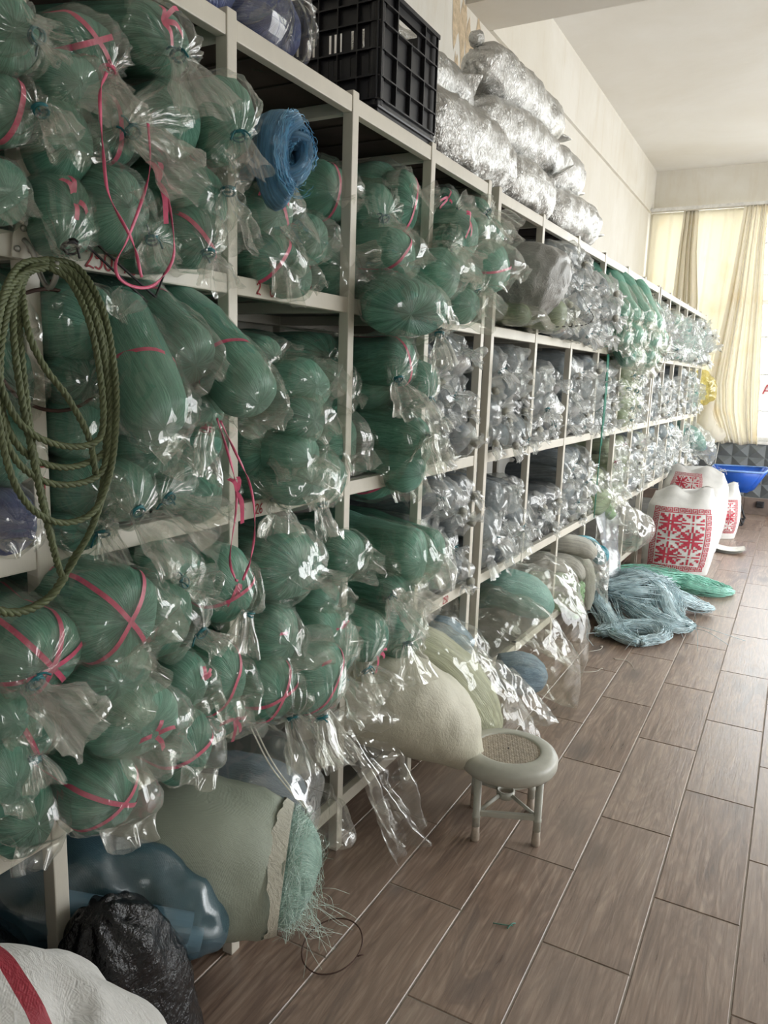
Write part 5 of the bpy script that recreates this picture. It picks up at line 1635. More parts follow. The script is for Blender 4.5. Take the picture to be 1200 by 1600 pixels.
# clear sheet hanging over the bottom beam to the floor
def hanging_sheet():
    org = (-0.98, 1.93, 0.0)
    t = thing('plastic_sheet', org, 'crumpled clear plastic sheet hanging from the shelf to the floor', 'plastic')
    nu, nv = 46, 60
    top = np.array([[-1.14, 1.74, 0.47], [-1.10, 2.06, 0.46]])
    mid = np.array([[-1.03, 1.80, 0.30], [-1.02, 2.06, 0.28]])
    low = np.array([[-0.95, 1.84, 0.10], [-0.95, 2.08, 0.08]])
    bot = np.array([[-0.93, 1.87, 0.012], [-0.93, 2.16, 0.02]])
    V = []
    for i in range(nv):
        t_ = i / (nv - 1)
        L_ = spline([top[0], mid[0], low[0], bot[0]], nv)[i]
        R_ = spline([top[1], mid[1], low[1], bot[1]], nv)[i]
        for k in range(nu):
            s = k / (nu - 1)
            p = L_ * (1 - s) + R_ * s
            p = p + np.array([0.030 * math.sin(9 * s + 2.5 * t_) + 0.02 * math.sin(19 * s - 3 * t_), 0.01 * math.sin(7 * t_ + 5 * s), 0])
            V.append(p)
    V = np.array(V)
    cr = ridged(V * 11 + 3, 31, 3)
    f2 = facet(V * 24, 32)
    V = V + np.array([1.0, -0.3, 0.1])[None] * (0.016 * cr + 0.010 * f2)[:, None]
    V[:, 2] = np.maximum(V[:, 2], 0.004)
    me = new_mesh('sheet', V - np.array(org), grid_faces(nv, nu, False), 'film_clear')
    set_attr(me, 'layers', np.clip(0.7 + 0.8 * np.clip(cr - 0.4, 0, 1) + 0.5 * np.clip(f2, 0, 1), 0, 1.8), 'FLOAT')
    part('sheet', me, t)
    keys = [(-1.12, 1.70, 0.50, 0.02, 0.02), (-1.06, 1.82, 0.49, 0.06, 0.035), (-1.02, 1.90, 0.47, 0.05, 0.03), (-0.98, 1.95, 0.46, 0.02, 0.01)]
    part('bunched_fold', loft(rel(keys, org), 'film_clear', 305, 30, 24, 0.3, 0.012, 14, 18, layval=0.5), t)
hanging_sheet()
sack('woven_sack', 'woven_beige', [(-1.35, 2.02, 0.42, 0.13, 0.13), (-1.2, 2.06, 0.45, 0.16, 0.155), (-1.06, 2.12, 0.43, 0.165, 0.16), (-0.96, 2.19, 0.37, 0.15, 0.14), (-0.90, 2.26, 0.29, 0.13, 0.09), (-0.87, 2.30, 0.25, 0.12, 0.015)], 'plump beige woven sack tipping off the bottom shelf', 'sack', None, 311, lump=0.05, crease=0.006)
film_bag('plastic_bag', [(-1.35, 2.36, 0.46, 0.10, 0.12), (-1.15, 2.42, 0.46, 0.15, 0.15), (-1.02, 2.50, 0.36, 0.15, 0.15), (-0.92, 2.58, 0.24, 0.15, 0.13), (-0.84, 2.66, 0.15, 0.15, 0.09), (-0.78, 2.74, 0.11, 0.15, 0.03)], 'film_clear', 'clear bag of yellow-green netting slumped onto the floor behind the stool', 312,
         [('net_bundle', [(-1.3, 2.38, 0.46, 0.09, 0.10), (-1.13, 2.43, 0.46, 0.12, 0.125), (-1.0, 2.50, 0.33, 0.115, 0.12), (-0.93, 2.55, 0.20, 0.10, 0.10), (-0.89, 2.58, 0.14, 0.05, 0.05)], 'net_yellow', 313)], None, 0.012, 0.08)
film_bag('plastic_bag', [(-1.22, 2.62, 0.36, 0.06, 0.10), (-1.08, 2.70, 0.33, 0.12, 0.11), (-0.96, 2.80, 0.24, 0.13, 0.10), (-0.86, 2.90, 0.17, 0.13, 0.05), (-0.80, 2.97, 0.14, 0.12, 0.012)], 'film_hazy', 'mostly empty clear bag leaning between the yellow and blue bags', 314, None, None, 0.014, 0.14, lay=0.3)
film_bag('plastic_bag', [(-1.35, 2.70, 0.42, 0.10, 0.10), (-1.2, 2.76, 0.42, 0.13, 0.11), (-1.08, 2.80, 0.36, 0.10, 0.09), (-1.03, 2.82, 0.32, 0.05, 0.03)], 'film_smooth', 'clear bag of blue netting on the bottom shelf behind the double post', 315,
         [('net_bundle', [(-1.33, 2.70, 0.42, 0.09, 0.09), (-1.2, 2.76, 0.42, 0.115, 0.10), (-1.09, 2.80, 0.37, 0.07, 0.06)], 'net_sky', 316)])
film_bag('plastic_bag', [(-1.35, 3.10, 0.40, 0.12, 0.14), (-1.15, 3.14, 0.40, 0.17, 0.16), (-1.0, 3.20, 0.34, 0.18, 0.17), (-0.9, 3.25, 0.24, 0.17, 0.15), (-0.84, 3.30, 0.15, 0.14, 0.10), (-0.81, 3.36, 0.08, 0.12, 0.02)], 'film_clear', 'clear bag with a round blue net bundle slumped to the floor', 317,
         [('net_bundle', [(-1.05, 3.06, 0.22, 0.07, 0.07), (-0.97, 3.10, 0.215, 0.10, 0.095), (-0.90, 3.14, 0.20, 0.085, 0.08), (-0.86, 3.17, 0.19, 0.02, 0.02)], 'net_sky', 318)], None, 0.010, 0.06)
film_bag('plastic_bag', [(-1.40, 3.42, 0.42, 0.12, 0.13), (-1.2, 3.46, 0.45, 0.20, 0.16), (-1.05, 3.52, 0.41, 0.21, 0.18), (-0.94, 3.58, 0.31, 0.20, 0.16), (-0.88, 3.62, 0.20, 0.17, 0.10), (-0.85, 3.66, 0.10, 0.12, 0.015)], 'film_smooth', 'big rounded clear bag with green netting arching over the bottom shelf', 319,
         [('net_bundle', [(-1.38, 3.42, 0.44, 0.10, 0.09), (-1.2, 3.45, 0.485, 0.17, 0.09), (-1.05, 3.50, 0.445, 0.17, 0.09), (-0.98, 3.54, 0.385, 0.08, 0.05)], 'net_teal', 320)], None, 0.008, 0.05)
film_bag('plastic_bag', [(-1.35, 3.86, 0.44, 0.10, 0.09), (-1.2, 3.90, 0.47, 0.17, 0.11), (-1.06, 3.97, 0.42, 0.17, 0.10), (-0.99, 4.02, 0.33, 0.15, 0.06), (-0.96, 4.05, 0.26, 0.14, 0.012)], 'film_hazy', 'crumpled whitish clear bag on the bottom shelf left of the cream socks', 321, None, None, 0.014, 0.12, lay=0.45)

# ------------------------------------------------------------------ socks of net and lime hank, bottom shelf of the middle rack
def hank(name, keys, mat, label, seed, group=None, extra=None):
    org = tuple(keys[len(keys) // 2][:2]) + (min(k[2] - k[4] for k in keys),)
    t = thing(name, org, label, 'net', group)
    part('net_body', loft(rel(keys, org), mat, seed, 30, 34, 0.10, 0.004, 10, 24, facets=False), t)
    if extra:
        for nm, ek, em in extra:
            part(nm, loft(rel(ek, org), em, seed + 5, 22, 22, 0.12, 0.004, 14, 24, facets=False), t)
    return t
NG = 'net rolls on the bottom shelf of the middle rack'
hank('net_roll', [(-1.5, 4.30, 0.54, 0.055, 0.05), (-1.2, 4.34, 0.55, 0.06, 0.055), (-1.06, 4.40, 0.54, 0.065, 0.055), (-1.0, 4.44, 0.50, 0.05, 0.045), (-0.98, 4.46, 0.46, 0.01, 0.01)], 'net_cream', 'upper cream net roll bulging from the bottom shelf', 331, NG)
hank('net_roll', [(-1.5, 4.22, 0.44, 0.05, 0.05), (-1.2, 4.25, 0.45, 0.055, 0.05), (-1.08, 4.30, 0.44, 0.055, 0.05), (-1.03, 4.33, 0.38, 0.045, 0.04), (-1.02, 4.34, 0.34, 0.01, 0.01)], 'net_cream', 'lower cream net roll bending down under the other cream roll', 332, NG)
hank('net_roll', [(-1.3, 4.18, 0.36, 0.04, 0.035), (-1.12, 4.22, 0.365, 0.045, 0.04), (-1.06, 4.26, 0.35, 0.035, 0.035), (-1.04, 4.27, 0.32, 0.01, 0.01)], 'net_limebright', 'small bright lime net roll beside the lower cream roll', 333, NG)
def braid():
    org = (-1.03, 4.32, 0.11)
    t = thing('net_braid', org, 'bright lime braided net hank hanging at the bottom shelf edge', 'net')
    rr = np.random.default_rng(2)
    k = 0
    for z in np.linspace(0.30, 0.14, 6):
        for y in (4.27, 4.32, 4.37):
            r = 0.028
            keys = [(-1.06, y, z - 0.01, 0.01, 0.01), (-1.04, y + 0.01, z + 0.008, r, r), (-1.015, y + 0.015, z, r, r * 0.9), (-1.005, y + 0.02, z - 0.012, 0.008, 0.008)]
            part('braid_lobe', loft(rel(keys, org), 'net_limebright', 340 + k, 14, 12, 0.1, 0.002, 14, 24, facets=False), t)
            k += 1
    keys = [(-1.25, 4.27, 0.22, 0.05, 0.05), (-1.1, 4.30, 0.21, 0.06, 0.06), (-1.05, 4.32, 0.20, 0.05, 0.08)]
    part('net_body', loft(rel(keys, org), 'net_limebright', 339, 20, 14, 0.1, 0.002, facets=False), t)
braid()
film_bag('plastic_bag', [(-1.2, 4.52, 0.50, 0.10, 0.07), (-1.06, 4.56, 0.47, 0.12, 0.08), (-0.99, 4.60, 0.38, 0.12, 0.06), (-0.96, 4.64, 0.26, 0.12, 0.03), (-0.95, 4.66, 0.20, 0.12, 0.008)], 'film_hazy', 'hanging whitish bag of cream netting beside the lime braid', 351, [('net_bundle', [(-1.15, 4.5, 0.44, 0.06, 0.06), (-1.05, 4.52, 0.38, 0.06, 0.06), (-1.02, 4.54, 0.24, 0.05, 0.05), (-1.01, 4.54, 0.12, 0.03, 0.02)], 'net_cream', 352)], None, 0.014, 0.1, lay=0.35)
# foam wrap sheet hanging from the shelf, teal cord on it
def foam():
    org = (-1.0, 5.0, 0.0)
    t = thing('foam_wrap', org, 'pale bubble-wrap sheet hanging from the bottom shelf to the floor', 'plastic')
    nu, nv = 30, 40
    V = []
    for i in range(nv):
        s = i / (nv - 1)
        for k in range(nu):
            q = k / (nu - 1)
            y = 4.82 + 0.52 * q + 0.05 * s
            V.append((-1.07 + 0.12 * s + 0.025 * math.sin(8 * q + 3 * s), y, 0.62 * (1 - s) + 0.02 + 0.03 * math.sin(5 * q)))
    V = np.array(V)
    V = V + np.array([1.0, -0.2, 0])[None] * (0.012 * ridged(V * 8, 3, 2) + 0.004 * vnoise(V * 60, 5))[:, None]
    V[:, 2] = np.maximum(V[:, 2], 0.003)
    me = new_mesh('sheet', V - np.array(org), grid_faces(nv, nu, False), 'film_foam')
    set_attr(me, 'layers', 0.6 + 0.4 * np.clip(vnoise(V * 50, 7), 0, 1), 'FLOAT')
    part('sheet', me, t)
foam()
def teal_cord():
    org = (-1.0, 4.75, 0.42)
    t = thing('cord_ball', org, 'small ball of shiny teal cord on the pale hanging plastic', 'cord')
    me = lump_mesh('ball', 0.055, 'cord_teal', 9, 18, (0.8, 1, 1))
    part('ball', me, t)
    mb = MB()
    for k in range(9):
        a = np.linspace(0, 2 * math.pi, 25)[:-1]
        th = k * 0.35
        pts = [(0.048 * math.cos(q), 0.058 * math.sin(q) * math.cos(th), 0.058 * math.sin(q) * math.sin(th)) for q in a]
        mb.tube(pts, 0.005, 5, False, True)
    mb.build('winding', MATS['cord_teal'], t, True)
    mb = MB()
    mb.tube(spline([(0, -0.02, 0.05), (-0.04, -0.16, 0.13), (-0.12, -0.30, 0.15)], 14), 0.014, 8)
    mb.build('loose_end', MATS['cord_teal'], t, True)
teal_cord()
film_bag('plastic_bag', [(-1.3, 5.1, 0.62, 0.10, 0.05), (-1.1, 5.16, 0.66, 0.14, 0.08), (-0.99, 5.22, 0.62, 0.15, 0.07), (-0.94, 5.26, 0.55, 0.13, 0.03), (-0.92, 5.28, 0.50, 0.10, 0.01)], 'film_hazy', 'loose clear bag with lime netting drooping over the third shelf edge', 353,
         [('net_bundle', [(-1.25, 5.08, 0.66, 0.06, 0.05), (-1.1, 5.14, 0.67, 0.065, 0.05), (-1.03, 5.18, 0.60, 0.03, 0.03)], 'net_limebright', 354)], None, 0.014, 0.12, lay=0.4)
film_bag('plastic_bag', [(-1.3, 5.95, 0.36, 0.16, 0.15), (-1.1, 6.0, 0.36, 0.20, 0.17), (-0.98, 6.05, 0.34, 0.17, 0.14), (-0.92, 6.08, 0.30, 0.05, 0.04)], 'film_hazy', 'milky clear bag on the floor shelf behind the patterned sack', 355, None, None, 0.010, 0.08, lay=0.8)

# ------------------------------------------------------------------ heaps of netting twine on the floor
def heap(name, label, hanks, mat, seed, strays):
    c = np.mean([np.mean(np.array(h)[:, :2], 0) for h in hanks], 0)
    org = (float(c[0]), float(c[1]), 0.0)
    t = thing(name, org, label, 'net')
    rr = np.random.default_rng(seed)
    for k, h in enumerate(hanks):
        mb = MB()
        H = np.array(h, float)
        P = spline(H[:, :3], 34)
        W = spline(np.repeat(H[:, 3:4], 3, 1), 34)[:, 0]
        for s in range(90):
            a, q = rr.uniform(0, 2 * math.pi), rr.random() ** 0.5
            ph = rr.uniform(-0.8, 0.8)
            TT = np.gradient(P, axis=0)
            TT /= np.linalg.norm(TT, axis=1)[:, None]
            hh = np.cross(np.array([0, 0, 1.0]), TT)
            hh /= np.linalg.norm(hh, axis=1)[:, None] + 1e-9
            vv = np.cross(TT, hh)
            aa = a + ph * np.linspace(0, 1, 34) + 0.25 * np.sin(np.linspace(0, 9, 34) + a * 3)
            pts = P + (W * q)[:, None] * (np.cos(aa)[:, None] * hh * 1.9 + np.sin(aa)[:, None] * vv * 0.95) + rr.normal(0, 0.0028, (34, 3))
            pts[:, 2] = np.maximum(pts[:, 2], 0.004)
            pts = pts - np.array(org)
            mb.tube(pts, 0.0021, 4, False)
        mb.build('twine_hank', MATS[mat], t, True)
        part('hank_core', loft(rel([(*P[i], W[i] * 0.9, W[i] * 0.5) for i in range(0, 34, 3)], org), mat, seed + k, 18, 30, 0.15, 0.004, 18, 30, facets=False), t)
    for k in range(strays):
        h = np.array(hanks[int(rr.integers(len(hanks)))])
        p = h[int(rr.integers(len(h)))][:3].copy()
        e = p + np.array([rr.normal(0, 0.16), rr.normal(0, 0.16), 0])
        m_ = (p + e) / 2 + np.array([rr.normal(0, 0.06), rr.normal(0, 0.06), 0.03])
        e[2] = 0.003
        mb = MB()
        mb.tube(spline([p - np.array(org), m_ - np.array(org), e - np.array(org)], 10), 0.0014, 4)
        mb.build('stray_strand', MATS[mat], t, True)
heap('twine_heap', 'tangled heap of blue-grey netting twine on the floor', [
    [(-1.10, 5.25, 0.05, 0.05), (-0.98, 5.05, 0.12, 0.07), (-0.80, 5.0, 0.15, 0.08), (-0.62, 5.15, 0.12, 0.07), (-0.45, 5.25, 0.06, 0.05), (-0.37, 5.32, 0.04, 0.02)],
    [(-1.12, 5.30, 0.08, 0.05), (-1.0, 4.85, 0.10, 0.06), (-0.88, 4.62, 0.06, 0.05), (-0.78, 4.42, 0.04, 0.04), (-0.66, 4.36, 0.035, 0.03)],
    [(-1.05, 5.35, 0.12, 0.06), (-0.85, 5.25, 0.20, 0.07), (-0.65, 5.05, 0.16, 0.07), (-0.55, 4.85, 0.07, 0.05), (-0.43, 4.78, 0.04, 0.03)],
    [(-0.98, 4.95, 0.16, 0.05), (-0.80, 5.10, 0.20, 0.06), (-0.68, 5.25, 0.17, 0.06), (-0.78, 5.36, 0.14, 0.05), (-0.95, 5.25, 0.15, 0.05)],
    [(-0.90, 4.40, 0.03, 0.03), (-0.80, 4.55, 0.05, 0.04), (-0.62, 4.62, 0.05, 0.05), (-0.56, 4.50, 0.04, 0.03), (-0.66, 4.38, 0.03, 0.03)],
    [(-0.95, 5.10, 0.10, 0.05), (-0.75, 4.80, 0.10, 0.06), (-0.55, 4.72, 0.06, 0.05), (-0.45, 4.85, 0.04, 0.03)],
], 'twine_bluegrey', 61, 45)
heap('twine_heap', 'flat mint green strand of netting lying behind the blue-grey heap', [
    [(-1.12, 5.75, 0.06, 0.05), (-0.95, 5.85, 0.08, 0.06), (-0.75, 5.88, 0.07, 0.07), (-0.55, 5.80, 0.05, 0.06), (-0.38, 5.80, 0.03, 0.04), (-0.29, 5.92, 0.02, 0.02)],
    [(-1.05, 5.65, 0.05, 0.05), (-0.80, 5.72, 0.08, 0.06), (-0.60, 5.90, 0.06, 0.06), (-0.42, 5.98, 0.03, 0.04), (-0.30, 5.96, 0.02, 0.02)],
], 'twine_mint', 71, 6)

# ------------------------------------------------------------------ patterned sacks
def key_rects(n):
    """one greek key unit in a 7 x 7 cell, as unit rectangles"""
    g = ["1111111", "1000001", "1011101", "1010101", "1010001", "1011111", "0000000"]
    g = ["1111110", "1000010", "1011010", "1001010", "1111010", "0000010", "1111111"]
    return [(c / 7, 1 - (r + 1) / 7, (c + 1) / 7, 1 - r / 7) for r, row in enumerate(g) for c, ch in enumerate(row) if ch == '1']
MOTIF = ['11001010011', '11101010111', '01111011110', '00111011100', '11111111111', '00001010000', '11111111111', '00111011100', '01111011110', '11101010111', '11001010011']
def pattern_sack(loc, rz, W, Hh, Dp, lean, label, seed, tile=True, prn=(-0.80, 0.80, 0.06, 0.80)):
    t = thing('printed_sack', loc, label, 'sack', 'white printed sacks at the end of the aisle')
    t.rotation_euler = (0, 0, rz)
    def S(u, v, w=0.0):
        """front surface point; u -1..1 across, v 0..1 up"""
        bul = (1 - abs(u) ** 2.6) ** 0.5
        fat = 0.55 + 0.75 * math.sin(math.pi * min(1, 0.18 + 0.75 * v)) ** 0.8
        wid = W * (0.96 + 0.10 * math.sin(math.pi * min(1, v * 1.1)) - 0.14 * max(0, v - 0.8) / 0.2)
        return np.array([u * wid + 0.10 * W * math.sin(2.2 * v), -Dp * fat * bul * 0.75 - w, v * Hh]) + np.array([0, lean * v, 0])
    nu, nv = 60, 50
    V = []
    for j in range(nv):
        v = j / (nv - 1)
        for i in range(nu):
            a = 2 * math.pi * i / nu
            u = math.cos(a)
            p = S(u, v)
            if math.sin(a) < 0:
                q = S(u, v)
                p = np.array([q[0], 2 * lean * v - q[1], q[2]])
            V.append(p)
    V = np.array(V)
    ridx = np.arange(len(V)) // nu
    topw = np.clip((V[:, 2] / Hh - 0.80) / 0.2, 0, 1)
    V[:, 1] = V[:, 1] * (1 - 0.75 * topw) + lean * V[:, 2] / Hh * 0.75 * topw
    def disp(P):
        q = vnoise(P * 6 + seed, seed) * 0.016 + 0.009 * ridged(P * np.array([5, 5, 16]) + seed, seed + 2, 2)
        return q
    V = V + np.stack([0 * V[:, 0], -np.sign(lean * V[:, 2] / Hh - V[:, 1]) * disp(V), 0.35 * disp(V[:, [1, 2, 0]]) * topw], 1)
    V[:, 2] += 0.03 * topw * np.sin(V[:, 0] * 25 + seed)
    F = grid_faces(nv, nu) + [tuple(range(nu - 1, -1, -1)), tuple((nv - 1) * nu + k for k in range(nu))]
    part('sack_body', new_mesh('sack_body', V, F, 'woven_white'), t)
    # red print laid on the front
    mb = MB()
    u0, u1, v0, v1 = prn
    def quad(a, b, c, d):
        n = max(1, int((c - a) / 0.05))
        for k in range(n):
            x0, x1 = a + (c - a) * k / n, a + (c - a) * (k + 1) / n
            mb.add([S(x, y) for x, y in ((x0, b), (x1, b), (x1, d), (x0, d))], [(0, 1, 2, 3)])
    bw = 0.15 * (u1 - u0) / 1.6
    bh = bw * W / Hh
    kr = key_rects(7)
    nx, ny = 9, max(4, int(round((v1 - v0) / bh)))
    cx, cy = (u1 - u0) / nx, (v1 - v0) / ny
    for i in range(nx):
        for row in (v0, v1 - bh):
            for a, b, c, d in kr:
                quad(u0 + (i + a) * cx, row + b * bh, u0 + (i + c) * cx, row + d * bh)
    for j in range(1, ny - 1):
        for col in (u0, u1 - bw):
            for a, b, c, d in kr:
                quad(col + b * bw, v0 + (j + a) * cy, col + d * bw, v0 + (j + c) * cy)
    iu0, iu1, iv0, iv1 = u0 + bw * 1.25, u1 - bw * 1.25, v0 + bh * 1.25, v1 - bh * 1.25
    n = len(MOTIF)
    for r in range(3):
        for c in range(2):
            inv = (r + c) % 2 == 1
            for y, rowt in enumerate(MOTIF):
                for x, ch in enumerate(rowt):
                    if (ch == '1') != inv:
                        a = iu0 + (iu1 - iu0) * (c + x / n) / 2
                        b = iv0 + (iv1 - iv0) * (r + 1 - (y + 1) / n) / 3
                        quad(a, b, a + (iu1 - iu0) / 2 / n, b + (iv1 - iv0) / 3 / n)
    PV = np.array(mb.v)
    PV[:, 1] += -0.0035 - disp(PV)
    mb.v = PV.tolist()
    o = mb.build('red_print', MATS['print_red'], t)
    # frayed tuft at the mouth
    rr = np.random.default_rng(seed)
    mb = MB()
    for k in range(14):
        p = np.array([rr.uniform(0.6, 1.0) * W * 0.85, lean + rr.normal(0, 0.01), Hh * rr.uniform(0.97, 1.02)])
        mb.tube(spline([p, p + np.array([rr.uniform(0, 0.03), rr.normal(0, 0.015), rr.uniform(-0.01, 0.03)]), p + np.array([rr.uniform(0.01, 0.05), rr.normal(0, 0.02), rr.uniform(-0.04, 0.03)])], 6), 0.0012, 3)
    o = mb.build('frayed_threads', MATS['string_white'], t)
    o['kind'] = 'stuff'
pattern_sack((-0.755, 6.38, 0.0), math.radians(8), 0.262, 0.66, 0.17, 0.12, 'upright white sack printed with red folk pattern behind the twine heap', 91)
pattern_sack((-0.62, 8.15, 0.0), math.radians(18), 0.20, 0.52, 0.16, 0.05, 'white sack with a crumpled red print right behind the upright patterned sack', 92, prn=(-0.5, 0.75, 0.12, 0.75))
pattern_sack((-0.80, 7.35, 0.0), math.radians(-4), 0.28, 0.74, 0.20, 0.12, 'taller white sack with partly hidden red print leaning on the far rack', 93, prn=(-0.7, 0.3, 0.45, 0.95))
# folded cards on the floor
t = thing('card_stack', (-0.43, 7.45, 0.0), 'few curled white cards lying on the floor beside the sacks', 'paper')
for k in range(4):
    mb = MB()
    pts = [(-0.13 + 0.26 * s, 0, 0.006 + 0.008 * k + 0.022 * (2 * s - 1) ** 2) for s in np.linspace(0, 1, 12)]
    mb.strip(pts, [(0, 1, 0)] * 12, 0.22)
    o = mb.build('card', MATS['card_white'], t, True)
    o.rotation_euler = (0, 0, math.radians(-12 + 5 * k))

# ------------------------------------------------------------------ wheelbarrow at the far wall
def barrow():
    org = (-0.50, 9.15, 0.0)
    t = thing('wheelbarrow', org, 'blue wheelbarrow tray parked below the gathered curtain', 'wheelbarrow')
    def tray(x0, x1, y0, y1, z, ins, zt):
        return [(x0, y0, zt), (x1, y0, zt), (x1, y1, zt), (x0, y1, zt)]
    bm = bmesh.new()
    top = [(-0.30, -0.30, 0.59), (0.24, -0.30, 0.60), (0.29, 0.0, 0.615), (0.24, 0.33, 0.60), (-0.30, 0.33, 0.59)]
    bot = [(-0.20, -0.20, 0.36), (0.12, -0.20, 0.36), (0.15, 0.0, 0.36), (0.12, 0.22, 0.36), (-0.20, 0.22, 0.36)]
    tv = [bm.verts.new(p) for p in top]
    bv = [bm.verts.new(p) for p in bot]
    n = len(top)
    for i in range(n):
        bm.faces.new((tv[i], bv[i], bv[(i + 1) % n], tv[(i + 1) % n]))
    bm.faces.new(bv)
    bmesh.ops.recalc_face_normals(bm, faces=bm.faces)
    bmesh.ops.bevel(bm, geom=[e for e in bm.edges if not e.is_boundary], offset=0.03, segments=3, affect='EDGES')
    me = bpy.data.meshes.new('tray')
    bm.to_mesh(me)
    bm.free()
    me.polygons.foreach_set('use_smooth', [True] * len(me.polygons))
    o = link_data('tray', me, MATS['barrow_blue'], t)
    m = o.modifiers.new('thickness', 'SOLIDIFY')
    m.thickness = 0.006
    mb = MB()
    mb.tube([np.array(p) for p in top], 0.011, 8, False, True)
    mb.build('rim', MATS['barrow_rim'], t, True)
    mb = MB()
    mb.box(-0.24, 0.10, -0.16, 0.10, 0.50, 0.565, 0.006)
    mb.build('cardboard_piece', MATS['brick_brown'], t)
    mb = MB()
    for y in (-0.2, 0.22):
        mb.tube(spline([(-0.02, y, 0.36), (0.02, y, 0.2), (0.09, y, 0.012), ], 8), 0.011, 8)
        mb.tube([(0.09, y, 0.012), (-0.16, y, 0.012), (-0.1, y, 0.36)], 0.011, 8)
    mb.tube([(0.09, -0.2, 0.03), (0.09, 0.22, 0.03)], 0.009, 8)
    mb.build('leg_frame', MATS['iron_black'], t, True)
    mb = MB()
    a = np.linspace(0, 2 * math.pi, 25)[:-1]
    mb.tube([(-0.42 + 0.13 * math.cos(q), 0.0, 0.165 + 0.13 * math.sin(q)) for q in a], 0.033, 10, False, True)
    mb.build('wheel', MATS['iron_black'], t, True)
    mb = MB()
    mb.box(0.145, 0.155, -0.02, 0.02, 0.385, 0.47)
    mb.build('tray_bracket', MATS['iron_black'], t)
barrow()
t = tag(empty('blind_cord', (-0.80, 9.7, 0.6)), 'thin white cord hanging under the gathered curtain', 'cord')
mb = MB()
mb.tube(spline([(0.01, 0, 0.28), (0.0, 0.0, 0.1), (-0.02, 0, -0.12)], 10), 0.004, 5)
mb.build('cord', MATS['string_white'], t, True)
mb = MB()
mb.lathe([(0.004, 0), (0.009, 0.004), (0.009, 0.02), (0.004, 0.024)], 10, (-0.02, 0, -0.14))
mb.build('pull', MATS['string_white'], t, True)

# bags hanging at the far end of the last rack
film_bag('plastic_bag', [(-1.2, 9.0, 0.95, 0.14, 0.12), (-1.05, 9.05, 0.93, 0.17, 0.14), (-0.92, 9.08, 0.84, 0.14, 0.12), (-0.84, 9.1, 0.72, 0.08, 0.08), (-0.82, 9.11, 0.62, 0.05, 0.01)], 'film_grey', 'big hazy bag of green netting drooping at the far rack end', 381, [('net_bundle', [(-1.2, 9.0, 0.95, 0.11, 0.10), (-1.05, 9.05, 0.93, 0.12, 0.11), (-0.92, 9.08, 0.82, 0.08, 0.07), (-0.88, 9.09, 0.78, 0.02, 0.02)], 'net_teal', 382)], None, 0.014, 0.1, lay=0.2)
film_bag('plastic_bag', [(-1.1, 9.25, 1.62, 0.03, 0.03), (-1.02, 9.27, 1.55, 0.12, 0.10), (-0.98, 9.28, 1.42, 0.13, 0.12), (-0.99, 9.27, 1.32, 0.10, 0.09), (-1.0, 9.27, 1.27, 0.02, 0.02)], 'film_yellow', 'yellow translucent bag hanging on the far end of the rack', 383, None, None, 0.016, 0.12, lay=0.4)
film_bag('plastic_bag', [(-1.25, 6.72, 1.98, 0.16, 0.10), (-1.1, 6.74, 1.98, 0.18, 0.12), (-1.0, 6.74, 1.96, 0.17, 0.12), (-0.97, 6.74, 1.94, 0.05, 0.05)], 'film_smooth', 'big dark blue-grey bag high on the far rack', 384, [('net_bundle', [(-1.25, 6.72, 1.98, 0.14, 0.09), (-1.1, 6.74, 1.98, 0.15, 0.10), (-1.03, 6.74, 1.97, 0.12, 0.09), (-1.0, 6.74, 1.96, 0.03, 0.03)], 'net_haze', 385)], None, 0.006, 0.05)

